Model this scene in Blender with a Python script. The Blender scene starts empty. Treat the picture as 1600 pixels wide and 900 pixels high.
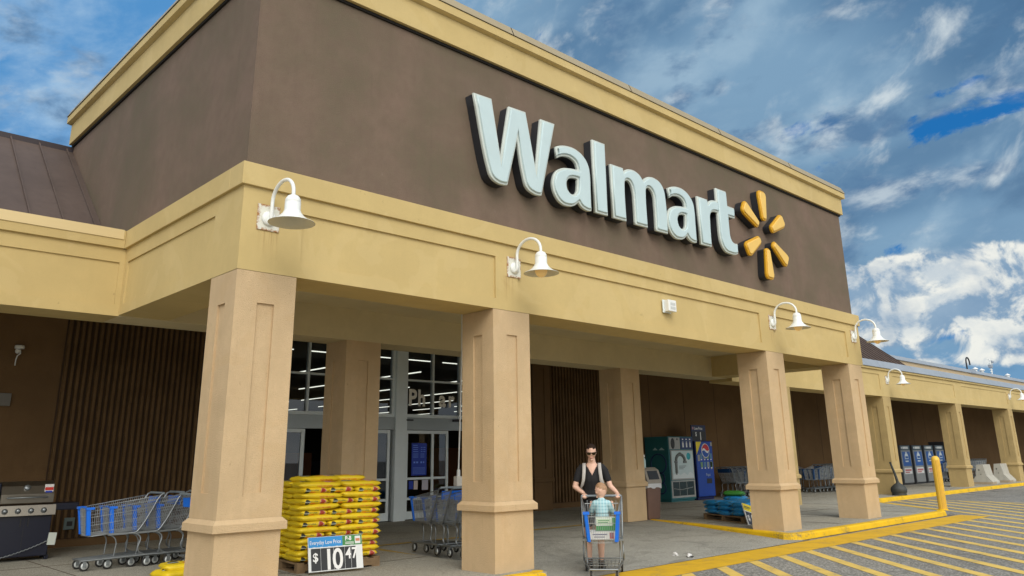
import bpy, bmesh, math, random
from math import sin, cos, pi, radians as R, sqrt
from mathutils import Vector as V, Matrix as M

random.seed(7)
sc = bpy.context.scene
col = sc.collection

# ------------------------------------------------------------------ camera
CAM = V((-3.5445, -7.9756, 1.4256))
PITCH, YAW, ROLL = 0.28105, 0.76424, -0.014794
cd = bpy.data.cameras.new("camera")
cam = bpy.data.objects.new("camera", cd)
col.objects.link(cam)
fw = V((sin(YAW) * cos(PITCH), cos(YAW) * cos(PITCH), sin(PITCH)))
rt = V((cos(YAW), -sin(YAW), 0)); up = rt.cross(fw)
r2 = cos(ROLL) * rt + sin(ROLL) * up; u2 = -sin(ROLL) * rt + cos(ROLL) * up
mw = M.Identity(4)
for i in range(3):
    mw[i][0], mw[i][1], mw[i][2], mw[i][3] = r2[i], u2[i], -fw[i], CAM[i]
cam.matrix_world = mw
cd.sensor_width = 36.0
cd.lens = 1226.94 / 1600 * 36
cd.shift_y = -(450 - 360.36) / 1600
cd.clip_start = 0.05
cd.clip_end = 3000
sc.camera = cam

# ------------------------------------------------------------------ exposure
sc.view_settings.view_transform = 'Standard'
sc.view_settings.look = 'None'
sc.view_settings.exposure = 0.54
sc.view_settings.gamma = 1.0
sc.view_settings.use_curve_mapping = False
sc.render.engine = 'CYCLES'
sc.cycles.max_bounces = 6
sc.cycles.diffuse_bounces = 4
sc.cycles.transparent_max_bounces = 12
sc.cycles.use_denoising = True

# ------------------------------------------------------------------ node helper
class NT:
    def __init__(s, tree):
        s.t = tree; s.n = tree.nodes; s.l = tree.links
    def new(s, typ, **kw):
        n = s.n.new(typ)
        for k, v in kw.items(): setattr(n, k, v)
        return n
    def put(s, sock, v):
        if v is None: return
        if hasattr(v, 'is_output') or isinstance(v, bpy.types.NodeSocket): s.l.new(v, sock)
        else: sock.default_value = v
    def m(s, op, a, b=None, c=None, clamp=False):
        n = s.new('ShaderNodeMath', operation=op, use_clamp=clamp)
        s.put(n.inputs[0], a); s.put(n.inputs[1], b); s.put(n.inputs[2], c)
        return n.outputs[0]
    def vm(s, op, a, b=None):
        n = s.new('ShaderNodeVectorMath', operation=op)
        s.put(n.inputs[0], a); s.put(n.inputs[1], b)
        return n.outputs['Vector']
    def mix(s, f, a, b, blend='MIX'):
        n = s.new('ShaderNodeMix', data_type='RGBA', blend_type=blend)
        s.put(n.inputs[0], f)
        s.put(n.inputs[6], a if not isinstance(a, tuple) else tuple(a) + ((1,) if len(a) == 3 else ()))
        s.put(n.inputs[7], b if not isinstance(b, tuple) else tuple(b) + ((1,) if len(b) == 3 else ()))
        return n.outputs[2]
    def sep(s, v):
        n = s.new('ShaderNodeSeparateXYZ'); s.put(n.inputs[0], v)
        return n.outputs
    def comb(s, x, y, z):
        n = s.new('ShaderNodeCombineXYZ')
        for i, q in enumerate((x, y, z)): s.put(n.inputs[i], q)
        return n.outputs[0]
    def noise(s, vec, scale, detail=4, rough=.5, dist=0, lac=2.0):
        n = s.new('ShaderNodeTexNoise')
        s.put(n.inputs['Vector'], vec); n.inputs['Scale'].default_value = scale
        n.inputs['Detail'].default_value = detail; n.inputs['Roughness'].default_value = rough
        n.inputs['Distortion'].default_value = dist; n.inputs['Lacunarity'].default_value = lac
        return n.outputs['Fac']
    def ramp(s, f, lo, hi):
        n = s.new('ShaderNodeMapRange', interpolation_type='SMOOTHSTEP')
        s.put(n.inputs[0], f); n.inputs[1].default_value = lo; n.inputs[2].default_value = hi
        return n.outputs[0]
    def scale(s, vec, x, y, z):
        n = s.new('ShaderNodeMapping'); s.put(n.inputs[0], vec)
        n.inputs['Scale'].default_value = (x, y, z)
        return n.outputs[0]

# ------------------------------------------------------------------ sky
SUN_EL, SUN_AZ = 38, 211          # azimuth measured from +Y clockwise: the light comes from in front of the store, behind the camera
w = bpy.data.worlds.new("World"); sc.world = w; w.use_nodes = True
nt = NT(w.node_tree); nt.n.clear()
out = nt.new('ShaderNodeOutputWorld'); bg = nt.new('ShaderNodeBackground')
nt.l.new(bg.outputs[0], out.inputs[0])
SKY_STR = 0.07
bg.inputs['Strength'].default_value = SKY_STR
def cl(r_, g_, b_, k=1.0):        # cloud colour as it should show on the picture -> radiance
    f = lambda q: ((q / 255 + .055) / 1.055) ** 2.4 if q > 10 else q / 255 / 12.92
    s_ = k / (SKY_STR * 2 ** sc.view_settings.exposure)
    return (f(r_) * s_, f(g_) * s_, f(b_) * s_)
sky = nt.new('ShaderNodeTexSky', sky_type='NISHITA'); sky.sun_disc = False
sky.sun_elevation = R(SUN_EL); sky.sun_rotation = R(SUN_AZ)
sky.air_density = 1.0; sky.dust_density = 0.3; sky.ozone_density = 4.0
tc = nt.new('ShaderNodeTexCoord')
d = nt.vm('NORMALIZE', tc.outputs['Generated'])
dx, dy, dz = nt.sep(d)
azi = nt.m('ARCTAN2', dx, dy)
hs = nt.new('ShaderNodeHueSaturation'); nt.put(hs.inputs['Color'], sky.outputs[0])
hs.inputs['Saturation'].default_value = 1.6; hs.inputs['Value'].default_value = 0.78
blue = nt.mix(.7, hs.outputs[0], cl(44, 118, 190))
def gauss(ca, cz, sa, sz, tilt=0.0):
    a_ = nt.m('SUBTRACT', azi, ca); z_ = nt.m('SUBTRACT', nt.m('SUBTRACT', dz, cz), nt.m('MULTIPLY', a_, tilt))
    e = nt.m('ADD', nt.m('POWER', nt.m('DIVIDE', nt.m('ABSOLUTE', a_), sa), 2), nt.m('POWER', nt.m('DIVIDE', nt.m('ABSOLUTE', z_), sz), 2))
    return nt.m('EXPONENT', nt.m('MULTIPLY', e, -1.0))
def addm(*q):
    r_ = q[0]
    for k in q[1:]: r_ = nt.m('ADD', r_, k)
    return r_
def mul(a, b): return nt.m('MULTIPLY', a, b)
# streak coordinates: long along a line that climbs gently to the right
def sv(ka, kz, off, tilt=.10):
    return nt.comb(mul(azi, ka), mul(nt.m('SUBTRACT', dz, mul(azi, tilt)), kz), off)
n_big = nt.noise(sv(2.0, 6.0, .3, .16), 1.0, 3, .5, .3)
n_mid = nt.noise(sv(5.6, 9.5, 2.1, .2), 1.0, 8, .55, .2)
n_fin = nt.noise(sv(13, 24, 5.3, .14), 1.0, 8, .60, .2)
layer = nt.mix(nt.ramp(n_big, .34, .62), cl(84, 122, 158), cl(126, 161, 190))
layer = nt.mix(mul(nt.ramp(n_mid, .50, .70), .75), layer, cl(158, 186, 207))
layer = nt.mix(mul(nt.ramp(n_mid, .46, .30), .60), layer, cl(74, 108, 144))
layer = nt.mix(mul(nt.ramp(n_fin, .52, .74), .25), layer, cl(178, 200, 216))
# clearer blue with thin veils towards the left
left = nt.m('SUBTRACT', 1.0, nt.ramp(azi, .35, .80))
veil = nt.mix(nt.ramp(addm(mul(n_mid, .6), mul(n_fin, .4)), .42, .72), cl(84, 146, 202), cl(168, 199, 226))
skyc = nt.mix(left, layer, veil)
# open blue gaps in the deck
n_gap = nt.noise(sv(12.0, 19.0, 8.2, .2), 1.0, 10, .62, .35)
gapb = addm(mul(gauss(1.165, .368, .06, .016, .1), .24), mul(gauss(1.31, .350, .10, .018, .08), .24), mul(gauss(1.335, .385, .05, .008, .12), .22), mul(gauss(1.42, .37, .10, .03, .1), .15), mul(gauss(1.31, .128, .11, .018, -.05), .34), mul(gauss(1.38, .20, .05, .006), .2), mul(gauss(1.20, .222, .10, .008), .07))
gap = nt.ramp(nt.m('ADD', n_gap, gapb), .66, .79)
# bright wisps beside the gaps
wb = addm(mul(gauss(1.26, .375, .16, .050, .12), .20), mul(gauss(1.10, .372, .06, .040, .1), .14), mul(gauss(1.21, .246, .07, .02, .0), .14), mul(gauss(1.34, .285, .10, .018, .1), .12))
wisp = nt.ramp(nt.m('ADD', nt.noise(sv(10.0, 14.5, 11.4, .3), 1.0, 9, .57, .3), wb), .58, .80)
skyc = nt.mix(mul(wisp, .9), skyc, cl(214, 224, 228))
skyc = nt.mix(gap, skyc, blue)
bank = nt.ramp(addm(nt.noise(sv(8.0, 17.0, 15.2, .08), 1.0, 9, .58, .15), mul(gauss(1.30, .275, .20, .05), .13)), .53, .70)
skyc = nt.mix(mul(bank, .8), skyc, nt.mix(nt.ramp(nt.noise(sv(10.0, 22.0, 19.2, .08), 1.0, 8, .58, .25), .45, .66), cl(84, 120, 158), cl(196, 209, 218)))
low = nt.m('SUBTRACT', 1.0, nt.ramp(dz, .06, .15))
skyc = nt.mix(mul(low, .55), skyc, cl(96, 152, 198))
# heaped clouds low over the horizon
def heap(off, kz, dsh):
    cv = nt.comb(nt.m('ADD', azi, dsh * .6), nt.m('SUBTRACT', mul(dz, kz), dsh), off)
    return addm(mul(nt.noise(cv, 7.0, 2, .5, 0), .50), mul(nt.noise(cv, 17.0, 10, .60, .35), .55))
h0 = heap(3.7, 1.1, 0.0); h1 = heap(3.7, 1.1, -.014)
hb = addm(mul(gauss(1.27, .175, .13, .060), .12), mul(gauss(1.20, .170, .055, .050), .25), mul(gauss(1.275, .180, .040, .034), .21), mul(gauss(1.36, .176, .06, .034), .18), mul(gauss(1.335, .108, .035, .012, .25), .27), mul(gauss(1.245, .094, .04, .012), .10), mul(gauss(1.255, .135, .07, .03), .12), mul(gauss(.55, .14, .35, .05), .10))
hgt = mul(nt.ramp(dz, .045, .10), nt.m('SUBTRACT', 1.0, nt.ramp(dz, .20, .27)))
hm_ = nt.m('ADD', h0, nt.m('ADD', hb, mul(nt.m('SUBTRACT', hgt, 1.0), .35)))
pm = nt.ramp(hm_, .585, .665)
litf = nt.ramp(nt.m('SUBTRACT', h0, h1), -.055, .040)
core = nt.ramp(hm_, .66, .86)
pcol = nt.mix(litf, cl(132, 162, 190), cl(240, 241, 234))
puff = nt.ramp(nt.noise(nt.comb(azi, mul(dz, 1.2), 6.6), 26.0, 5, .55, .4), .38, .62)
pcol = nt.mix(mul(mul(core, puff), .55), pcol, cl(158, 182, 204))
under = nt.ramp(nt.noise(nt.comb(mul(azi, 1.0), mul(dz, 1.5), 1.1), 12.0, 6, .55, .2), .46, .66)
pcol = nt.mix(mul(under, .45), pcol, cl(126, 156, 186))
skyc = nt.mix(pm, skyc, pcol)
# added bright lobe around the sun, behind the camera, to fill under the porch
sdir = (sin(R(SUN_AZ)) * cos(R(SUN_EL)), cos(R(SUN_AZ)) * cos(R(SUN_EL)), sin(R(SUN_EL)))
dn = nt.new('ShaderNodeVectorMath', operation='DOT_PRODUCT'); nt.put(dn.inputs[0], d); dn.inputs[1].default_value = sdir
glow = nt.m('POWER', nt.m('MAXIMUM', dn.outputs['Value'], 0.0), 1.6)
skyc = nt.mix(glow, skyc, cl(255, 250, 240, 1.75))
# unseen horizon brightness added on the sun's side, lifts the porch interior
back = mul(nt.ramp(dn.outputs['Value'], -.05, .55), nt.m('SUBTRACT', 1.0, nt.ramp(dz, .25, .60)))
skyc = nt.mix(mul(back, nt.m('ADD', .55, mul(nt.ramp(nt.noise(sv(4, 9, 30.0, 0), 1.0, 6, .55, .2), .4, .6), .4))), skyc, cl(250, 248, 242, 1.65))
# below the horizon
skyc = nt.mix(nt.ramp(dz, 0.0, -.02), skyc, cl(120, 120, 112))
nt.put(bg.inputs['Color'], skyc)

# ------------------------------------------------------------------ sun (veiled by thin cloud)
sl = bpy.data.lights.new("sun", 'SUN'); sl.energy = 1.1; sl.angle = R(34); sl.color = (1.0, .955, .88)
so = bpy.data.objects.new("sun", sl); col.objects.link(so)
sd = V((sin(R(SUN_AZ)) * cos(R(SUN_EL)), cos(R(SUN_AZ)) * cos(R(SUN_EL)), sin(R(SUN_EL))))
so.rotation_euler = sd.to_track_quat('Z', 'Y').to_euler()
so.location = sd * 60

# ================================================================== helpers
class MB:
    def __init__(s): s.v = []; s.f = []; s.mi = []; s.sm = []
    def add(s, vs, fs, mi=0, smooth=False):
        o = len(s.v); s.v += [tuple(q) for q in vs]
        for f in fs: s.f.append(tuple(o + i for i in f)); s.mi.append(mi); s.sm.append(smooth)
    def quad(s, a, b, c, d, mi=0): s.add([a, b, c, d], [(0, 1, 2, 3)], mi)
    def box(s, x0, y0, z0, x1, y1, z1, mi=0, mat=None):
        vs = [V((x, y, z)) for z in (z0, z1) for y in (y0, y1) for x in (x0, x1)]
        if mat is not None: vs = [mat @ q for q in vs]
        s.add(vs, [(0, 2, 3, 1), (4, 5, 7, 6), (0, 1, 5, 4), (2, 6, 7, 3), (0, 4, 6, 2), (1, 3, 7, 5)], mi)
        return s
    def prism(s, poly, a0, a1, axis='y', mi=0, mat=None, caps=True, smooth=False):
        n = len(poly); vs = []
        for a in (a0, a1):
            for (p, q) in poly:
                vs.append(V((p, a, q)) if axis == 'y' else V((a, p, q)) if axis == 'x' else V((p, q, a)))
        if mat is not None: vs = [mat @ q for q in vs]
        fs = [(i, (i + 1) % n, n + (i + 1) % n, n + i) for i in range(n)]
        s.add(vs, fs, mi, smooth)
        if caps: s.add(vs, [tuple(range(n))[::-1], tuple(range(n, 2 * n))], mi)
        return s
    def tube(s, pts, r, n=6, mi=0, smooth=True, caps=True, closed=False):
        pts = [V(p) for p in pts]; rs = r if isinstance(r, (list, tuple)) else [r] * len(pts)
        vs = []; prev = None; k = len(pts)
        for i, p in enumerate(pts):
            if closed: t = pts[(i + 1) % k] - pts[i - 1]
            else: t = pts[min(i + 1, k - 1)] - pts[max(i - 1, 0)]
            t = t.normalized() if t.length > 1e-9 else V((0, 0, 1))
            if prev is None:
                a = V((0, 0, 1)) if abs(t.z) < .9 else V((1, 0, 0))
                nrm = t.cross(a).normalized()
            else:
                nrm = (prev - t * prev.dot(t))
                nrm = nrm.normalized() if nrm.length > 1e-6 else t.cross(V((1, 0, 0))).normalized()
            prev = nrm; b = t.cross(nrm)
            for j in range(n):
                an = 2 * pi * j / n
                vs.append(p + (nrm * cos(an) + b * sin(an)) * rs[i])
        fs = []
        for i in range(k if closed else k - 1):
            i2 = (i + 1) % k
            for j in range(n):
                j2 = (j + 1) % n
                fs.append((i * n + j, i * n + j2, i2 * n + j2, i2 * n + j))
        s.add(vs, fs, mi, smooth)
        if caps and not closed: s.add(vs, [tuple(range(n))[::-1], tuple(range((k - 1) * n, k * n))], mi)
        return s
    def lathe(s, prof, c=(0, 0, 0), n=20, mi=0, mat=None, smooth=True):
        vs = []; c = V(c)
        for (r, z) in prof:
            for j in range(n):
                a = 2 * pi * j / n; q = V((r * cos(a), r * sin(a), z))
                if mat is not None: q = mat @ q
                vs.append(c + q)
        fs = [(i * n + j, i * n + (j + 1) % n, (i + 1) * n + (j + 1) % n, (i + 1) * n + j) for i in range(len(prof) - 1) for j in range(n)]
        s.add(vs, fs, mi, smooth); return s
    def sphere(s, c, rx, ry, rz, n=12, m=8, mi=0, mat=None):
        prof = []
        vs = []; c = V(c)
        for i in range(m + 1):
            t = pi * i / m
            for j in range(n):
                a = 2 * pi * j / n
                q = V((rx * max(sin(t), 1e-4) * cos(a), ry * max(sin(t), 1e-4) * sin(a), -rz * cos(t)))
                if mat is not None: q = mat @ q
                vs.append(c + q)
        fs = [(i * n + j, i * n + (j + 1) % n, (i + 1) * n + (j + 1) % n, (i + 1) * n + j) for i in range(m) for j in range(n)]
        s.add(vs, fs, mi, True); return s
    def mesh(s, name):
        me = bpy.data.meshes.new(name); me.from_pydata(s.v, [], s.f)
        for p, mi, sm in zip(me.polygons, s.mi, s.sm): p.material_index = mi; p.use_smooth = sm
        me.update(); return me
    def build(s, name, mats, parent=None, bevel=0, fixn=False):
        me = s.mesh(name)
        if fixn:
            b = bmesh.new(); b.from_mesh(me); bmesh.ops.remove_doubles(b, verts=b.verts, dist=1e-5)
            bmesh.ops.recalc_face_normals(b, faces=b.faces); b.to_mesh(me); b.free()
        for m_ in (mats if isinstance(mats, (list, tuple)) else [mats]): me.materials.append(m_)
        return obj(name, me, parent, bevel)

def obj(name, data, parent=None, bevel=0):
    o = bpy.data.objects.new(name, data); col.objects.link(o)
    if parent: o.parent = parent
    if bevel:
        b = o.modifiers.new('Bevel', 'BEVEL'); b.width = bevel; b.segments = 2; b.limit_method = 'ANGLE'; b.angle_limit = R(40)
        b.harden_normals = False
    return o
def tag(o, label=None, cat=None, group=None, kind=None):
    if label: o['label'] = label
    if cat: o['category'] = cat
    if group: o['group'] = group
    if kind: o['kind'] = kind
    return o
def thing(name, label, cat, loc=(0, 0, 0), rz=0, group=None):
    o = bpy.data.objects.new(name, None); col.objects.link(o)
    o.location = loc; o.rotation_euler = (0, 0, rz); o.empty_display_size = .2
    return tag(o, label, cat, group)
def copy_tree(o, loc, rz, label=None, group=None, parent=None):
    c = o.copy(); col.objects.link(c)
    if parent: c.parent = parent
    else:
        c.location = loc; c.rotation_euler = (0, 0, rz)
        if label: c['label'] = label
        if group: c['group'] = group
    for ch in list(o.children): copy_tree(ch, None, None, parent=c)
    return c
def textmesh(s, size, extrude=.002, name='lettering', align='LEFT', xs=1.0, bold=0.0):
    cu = bpy.data.curves.new('t', 'FONT'); cu.body = s; cu.size = size; cu.extrude = extrude; cu.align_x = align
    cu.resolution_u = 4; cu.offset = bold
    o = bpy.data.objects.new('t', cu); col.objects.link(o)
    dg = bpy.context.evaluated_depsgraph_get()
    me = bpy.data.meshes.new_from_object(o.evaluated_get(dg)); me.name = name
    bpy.data.objects.remove(o); bpy.data.curves.remove(cu)
    me.transform(M.Diagonal((xs, 1, 1, 1)))
    return me
def text_on(name, items, mat, parent):
    """items: (string, size, x, y, z, xscale, align, bold): written on a plane facing -Y; one mesh"""
    b = bmesh.new()
    for (s_, size, x, y, z, xs, al, bo) in items:
        me = textmesh(s_, size, .0015, align=al, xs=xs, bold=bo)
        me.transform(M.Translation((x, y, z)) @ M.Rotation(pi / 2, 4, 'X'))
        b.from_mesh(me); bpy.data.meshes.remove(me)
    me = bpy.data.meshes.new(name); b.to_mesh(me); b.free(); me.materials.append(mat)
    return obj(name, me, parent)
def curve_mesh(contours, extrude, bevel=0, offset=0, res=6):
    cu = bpy.data.curves.new('c', 'CURVE'); cu.dimensions = '2D'; cu.fill_mode = 'BOTH'
    cu.extrude = extrude; cu.bevel_depth = bevel; cu.bevel_resolution = 1; cu.offset = offset; cu.resolution_u = res
    for pts in contours:
        sp = cu.splines.new('BEZIER'); sp.bezier_points.add(len(pts) - 1); sp.use_cyclic_u = True
        for b, p in zip(sp.bezier_points, pts):
            b.co = (p[0], p[1], 0)
            h = 'VECTOR' if p[2] == 'c' else 'AUTO'
            b.handle_left_type = h; b.handle_right_type = h
    o = bpy.data.objects.new('c', cu); col.objects.link(o)
    dg = bpy.context.evaluated_depsgraph_get()
    me = bpy.data.meshes.new_from_object(o.evaluated_get(dg))
    bpy.data.objects.remove(o); bpy.data.curves.remove(cu)
    me.transform(M.Rotation(pi / 2, 4, 'X'))   # (x, y) -> (x, z), front faces -Y
    return me

# ------------------------------------------------------------------ materials
def mat(name, c, rough=.6, var=.0, vscale=3, bump=0, bscale=60, metal=0, emit=None, estr=0, spec=.5, coat=0, streak=0, alpha=None, tint=None):
    m = bpy.data.materials.new(name); m.use_nodes = True
    t = NT(m.node_tree); p = t.n['Principled BSDF']
    p.inputs['Roughness'].default_value = rough; p.inputs['Metallic'].default_value = metal
    p.inputs['Specular IOR Level'].default_value = spec
    base = tuple(c) + (1,)
    tcn = t.new('ShaderNodeTexCoord'); ov = tcn.outputs['Object']
    if var or streak:
        f = t.noise(ov, vscale, 6, .6, .3)
        f = t.ramp(f, .3, .7)
        lo = tuple(q * (1 - var) for q in c); hi = tuple(min(1, q * (1 + var)) for q in c)
        if tint: lo = tint
        cc = t.mix(f, lo, hi)
        f2 = t.noise(ov, vscale * 9, 4, .6)
        cc = t.mix(t.m('MULTIPLY', t.ramp(f2, .35, .75), .5), cc, tuple(q * (1 - var * .7) for q in c))
        if streak:
            sv = t.scale(ov, 4.0, 4.0, .22)
            f3 = t.ramp(t.noise(sv, 2.2, 5, .6), .5, .72)
            cc = t.mix(t.m('MULTIPLY', f3, streak), cc, tuple(q * .62 for q in c))
        t.put(p.inputs['Base Color'], cc)
    else:
        p.inputs['Base Color'].default_value = base
    if bump:
        bn = t.new('ShaderNodeBump'); bn.inputs['Strength'].default_value = bump; bn.inputs['Distance'].default_value = .01
        t.put(bn.inputs['Height'], t.noise(ov, bscale, 5, .65)); t.put(p.inputs['Normal'], bn.outputs[0])
    if emit:
        p.inputs['Emission Color'].default_value = tuple(emit) + (1,); p.inputs['Emission Strength'].default_value = estr
    if coat: p.inputs['Coat Weight'].default_value = coat
    if alpha is not None: p.inputs['Alpha'].default_value = alpha
    return m

CREAM = (.56, .43, .195)
PINK = (.58, .43, .26)
BROWN = (.172, .122, .094)
m_cream = mat('cream_stucco', CREAM, .85, .06, .9, .35, 170, streak=.05, spec=.2)
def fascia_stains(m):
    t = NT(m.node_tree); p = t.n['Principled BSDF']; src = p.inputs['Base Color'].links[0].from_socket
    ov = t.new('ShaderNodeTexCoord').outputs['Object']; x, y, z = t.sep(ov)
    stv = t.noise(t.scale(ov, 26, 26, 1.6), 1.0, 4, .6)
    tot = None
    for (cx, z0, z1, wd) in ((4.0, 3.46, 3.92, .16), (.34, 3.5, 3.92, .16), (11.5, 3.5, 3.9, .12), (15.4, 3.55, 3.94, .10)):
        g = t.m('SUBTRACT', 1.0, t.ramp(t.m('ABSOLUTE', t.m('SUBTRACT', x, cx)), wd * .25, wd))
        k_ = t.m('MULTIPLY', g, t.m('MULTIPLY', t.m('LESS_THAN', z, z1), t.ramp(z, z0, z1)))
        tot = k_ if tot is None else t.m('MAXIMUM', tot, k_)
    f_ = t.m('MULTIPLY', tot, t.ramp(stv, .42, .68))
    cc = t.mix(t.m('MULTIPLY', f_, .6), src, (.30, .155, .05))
    # old patch repairs: slightly different paint in blotches with edges
    bl = t.noise(ov, .75, 3, .5, 1.5)
    cc = t.mix(t.m('MULTIPLY', t.ramp(bl, .56, .585), .16), cc, (.66, .53, .28))
    gr = t.noise(ov, 110, 3, .7); cc = t.mix(t.m('MULTIPLY', t.ramp(gr, .50, .72), .15), cc, (.30, .21, .09))
    sp = t.noise(ov, 9, 3, .7)
    cc = t.mix(t.m('MULTIPLY', t.ramp(sp, .70, .74), .45), cc, (.34, .25, .11))
    t.put(p.inputs['Base Color'], cc)
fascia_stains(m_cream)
m_pillar = mat('tan_stucco', PINK, .9, .09, 1.3, 1.0, 75, streak=.10, spec=.15)
m_pillar_old = mat('tan_stucco_weathered', (.48, .36, .17), .9, .10, 1.3, .9, 75, streak=.14, spec=.15)
def pillar_marks(m, dark):
    t = NT(m.node_tree); p = t.n['Principled BSDF']; src = p.inputs['Base Color'].links[0].from_socket
    ov0 = t.new('ShaderNodeTexCoord').outputs['Object']; oi = t.new('ShaderNodeObjectInfo')
    cb = t.comb(t.m('MULTIPLY', oi.outputs['Random'], 37.0), t.m('MULTIPLY', oi.outputs['Random'], 11.0), 0.0); ov = t.vm('ADD', ov0, cb)
    sp = t.noise(t.scale(ov, 1, 1, .6), 13, 4, .75); cc = t.mix(t.m('MULTIPLY', t.ramp(sp, .66, .72), .40), src, dark)           # scuffs
    bl = t.noise(ov, 1.4, 4, .55, 1.2); cc = t.mix(t.m('MULTIPLY', t.ramp(bl, .55, .60), .14), cc, tuple(min(1, q * 2.0) for q in dark))   # repaint patches
    gr = t.noise(ov, 120, 3, .7); cc = t.mix(t.m('MULTIPLY', t.ramp(gr, .50, .70), .15), cc, dark)                                # grain
    dr = t.noise(t.scale(ov, 16, 16, .9), 1.0, 5, .65); cc = t.mix(t.m('MULTIPLY', t.ramp(dr, .62, .76), .18), cc, dark)          # drips
    t.put(p.inputs['Base Color'], cc)
pillar_marks(m_pillar, (.27, .18, .09)); pillar_marks(m_pillar_old, (.24, .175, .08))
m_soffit = mat('soffit_paint', (.62, .53, .33), .9, .06, 1.2, .2, 80, spec=.15)
m_brown = mat('brown_stucco', BROWN, .9, .16, .62, .6, 90, streak=.10, spec=.2, tint=(.138, .115, .078))
t = NT(m_brown.node_tree); p = t.n['Principled BSDF']; src = p.inputs['Base Color'].links[0].from_socket
ov = t.new('ShaderNodeTexCoord').outputs['Object']
cc = t.mix(t.m('MULTIPLY', t.ramp(t.noise(t.scale(ov, 1, 1, .5), 6.5, 3, .8, .8), .715, .75), .35), src, (.27, .21, .17))
cc = t.mix(t.m('MULTIPLY', t.ramp(t.noise(t.scale(ov, 9, 9, .35), 1.0, 6, .65), .60, .78), .22), cc, (.10, .075, .06))
cc = t.mix(t.m('MULTIPLY', t.ramp(t.noise(ov, 90, 3, .7), .48, .7), .20), cc, (.09, .066, .052))
t.put(p.inputs['Base Color'], cc)
m_shadowgap = mat('black_joint', (.012, .01, .009), .9)
m_coping = mat('tan_metal_coping', (.36, .30, .19), .5, .05, 2, metal=.1)
m_roof = mat('brown_metal_roof', (.095, .070, .060), .62, .14, .8, streak=.2, spec=.25)
m_roofdark = mat('dark_roof_trim', (.028, .02, .026), .5)
m_greymetal = mat('grey_metal_edge', (.33, .37, .42), .45, .06, 1.5, metal=.2)
m_wall = mat('brown_masonry', (.165, .10, .048), .9, .12, .8, .5, 40, spec=.15, streak=.1)
m_rib = mat('brown_ribbed_block', (.155, .095, .046), .92, .18, 2.0, .9, 55, spec=.12)
m_groove = mat('groove_dark', (.062, .037, .02), .95)
m_alu = mat('white_aluminium', (.78, .86, .88), .45, .04, 2)
m_white = mat('white_paint', (.78, .80, .79), .35, .03, 8)
m_black = mat('black_plastic', (.015, .015, .017), .45)
m_chrome = mat('grey_steel', (.26, .285, .30), .38, .05, 20, metal=.7)
m_wire = mat('cart_wire', (.40, .43, .45), .4, metal=.5)
m_blue = mat('blue_plastic', (.006, .15, .72), .35, .05, 12)
m_rubber = mat('black_rubber', (.02, .02, .02), .7)
m_wheel = mat('white_wheel', (.62, .66, .66), .45)
m_yellowp = None

# ------------------------------------------------------------------ ground materials
def ground_mat(name, c, c2, sc1, speck, bump, rough=.9, crack=False, stain=None):
    m = bpy.data.materials.new(name); m.use_nodes = True
    t = NT(m.node_tree); p = t.n['Principled BSDF']; p.inputs['Roughness'].default_value = rough
    p.inputs['Specular IOR Level'].default_value = .25
    ov = t.new('ShaderNodeTexCoord').outputs['Object']
    f = t.ramp(t.noise(ov, sc1, 6, .6, .4), .3, .7)
    cc = t.mix(f, c, c2)
    vo = t.new('ShaderNodeTexVoronoi'); t.put(vo.inputs['Vector'], ov); vo.inputs['Scale'].default_value = speck
    g = t.sep(vo.outputs['Color'])[0]
    cc = t.mix(t.m('MULTIPLY', t.ramp(g, .55, 1.0), .6), cc, tuple(min(1, q * 2.1) for q in c2))
    cc = t.mix(t.m('MULTIPLY', t.ramp(g, .45, .0), .6), cc, tuple(q * .45 for q in c))
    f2 = t.noise(ov, .9, 5, .65, 1.2)
    cc = t.mix(t.m('MULTIPLY', t.ramp(f2, .52, .70), .45), cc, tuple(q * .55 for q in c))
    gum = t.new('ShaderNodeTexVoronoi'); t.put(gum.inputs['Vector'], ov); gum.inputs['Scale'].default_value = 1.7
    gsel = t.m('MULTIPLY', t.m('LESS_THAN', gum.outputs['Distance'], .055), t.m('GREATER_THAN', t.sep(gum.outputs['Color'])[0], .45))
    cc = t.mix(t.m('MULTIPLY', gsel, .55), cc, tuple(q * .32 for q in c))
    if stain:
        f3 = t.noise(t.scale(ov, .5, 1.6, 1), 1.6, 6, .7, .8)
        cc = t.mix(t.m('MULTIPLY', t.ramp(f3, .55, .7), .4), cc, stain)
    if crack:
        v2 = t.new('ShaderNodeTexVoronoi', feature='DISTANCE_TO_EDGE')
        nz = t.new('ShaderNodeTexNoise'); t.put(nz.inputs['Vector'], ov); nz.inputs['Scale'].default_value = 1.1; nz.inputs['Detail'].default_value = 6
        wv = t.new('ShaderNodeVectorMath', operation='MULTIPLY_ADD'); t.put(wv.inputs[0], nz.outputs['Color']); wv.inputs[1].default_value = (.9, .9, .9); t.put(wv.inputs[2], ov)
        t.put(v2.inputs['Vector'], wv.outputs[0]); v2.inputs['Scale'].default_value = .16
        cr = t.m('LESS_THAN', v2.outputs['Distance'], .0013)
        cc = t.mix(t.m('MULTIPLY', cr, .75), cc, (.012, .012, .012))
    t.put(p.inputs['Base Color'], cc)
    b = t.new('ShaderNodeBump'); b.inputs['Strength'].default_value = bump; b.inputs['Distance'].default_value = .008
    t.put(b.inputs['Height'], vo.outputs['Distance']); t.put(p.inputs['Normal'], b.outputs[0])
    return m
m_asphalt = ground_mat('asphalt', (.185, .182, .170), (.25, .243, .222), .35, 48, .6)
m_concrete = ground_mat('concrete', (.27, .262, .225), (.35, .338, .29), .5, 150, .15, .8, stain=(.19, .182, .155))
m_ramp = ground_mat('ramp_concrete', (.27, .268, .24), (.34, .335, .30), .7, 150, .15, .8, stain=(.20, .196, .172))

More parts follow.
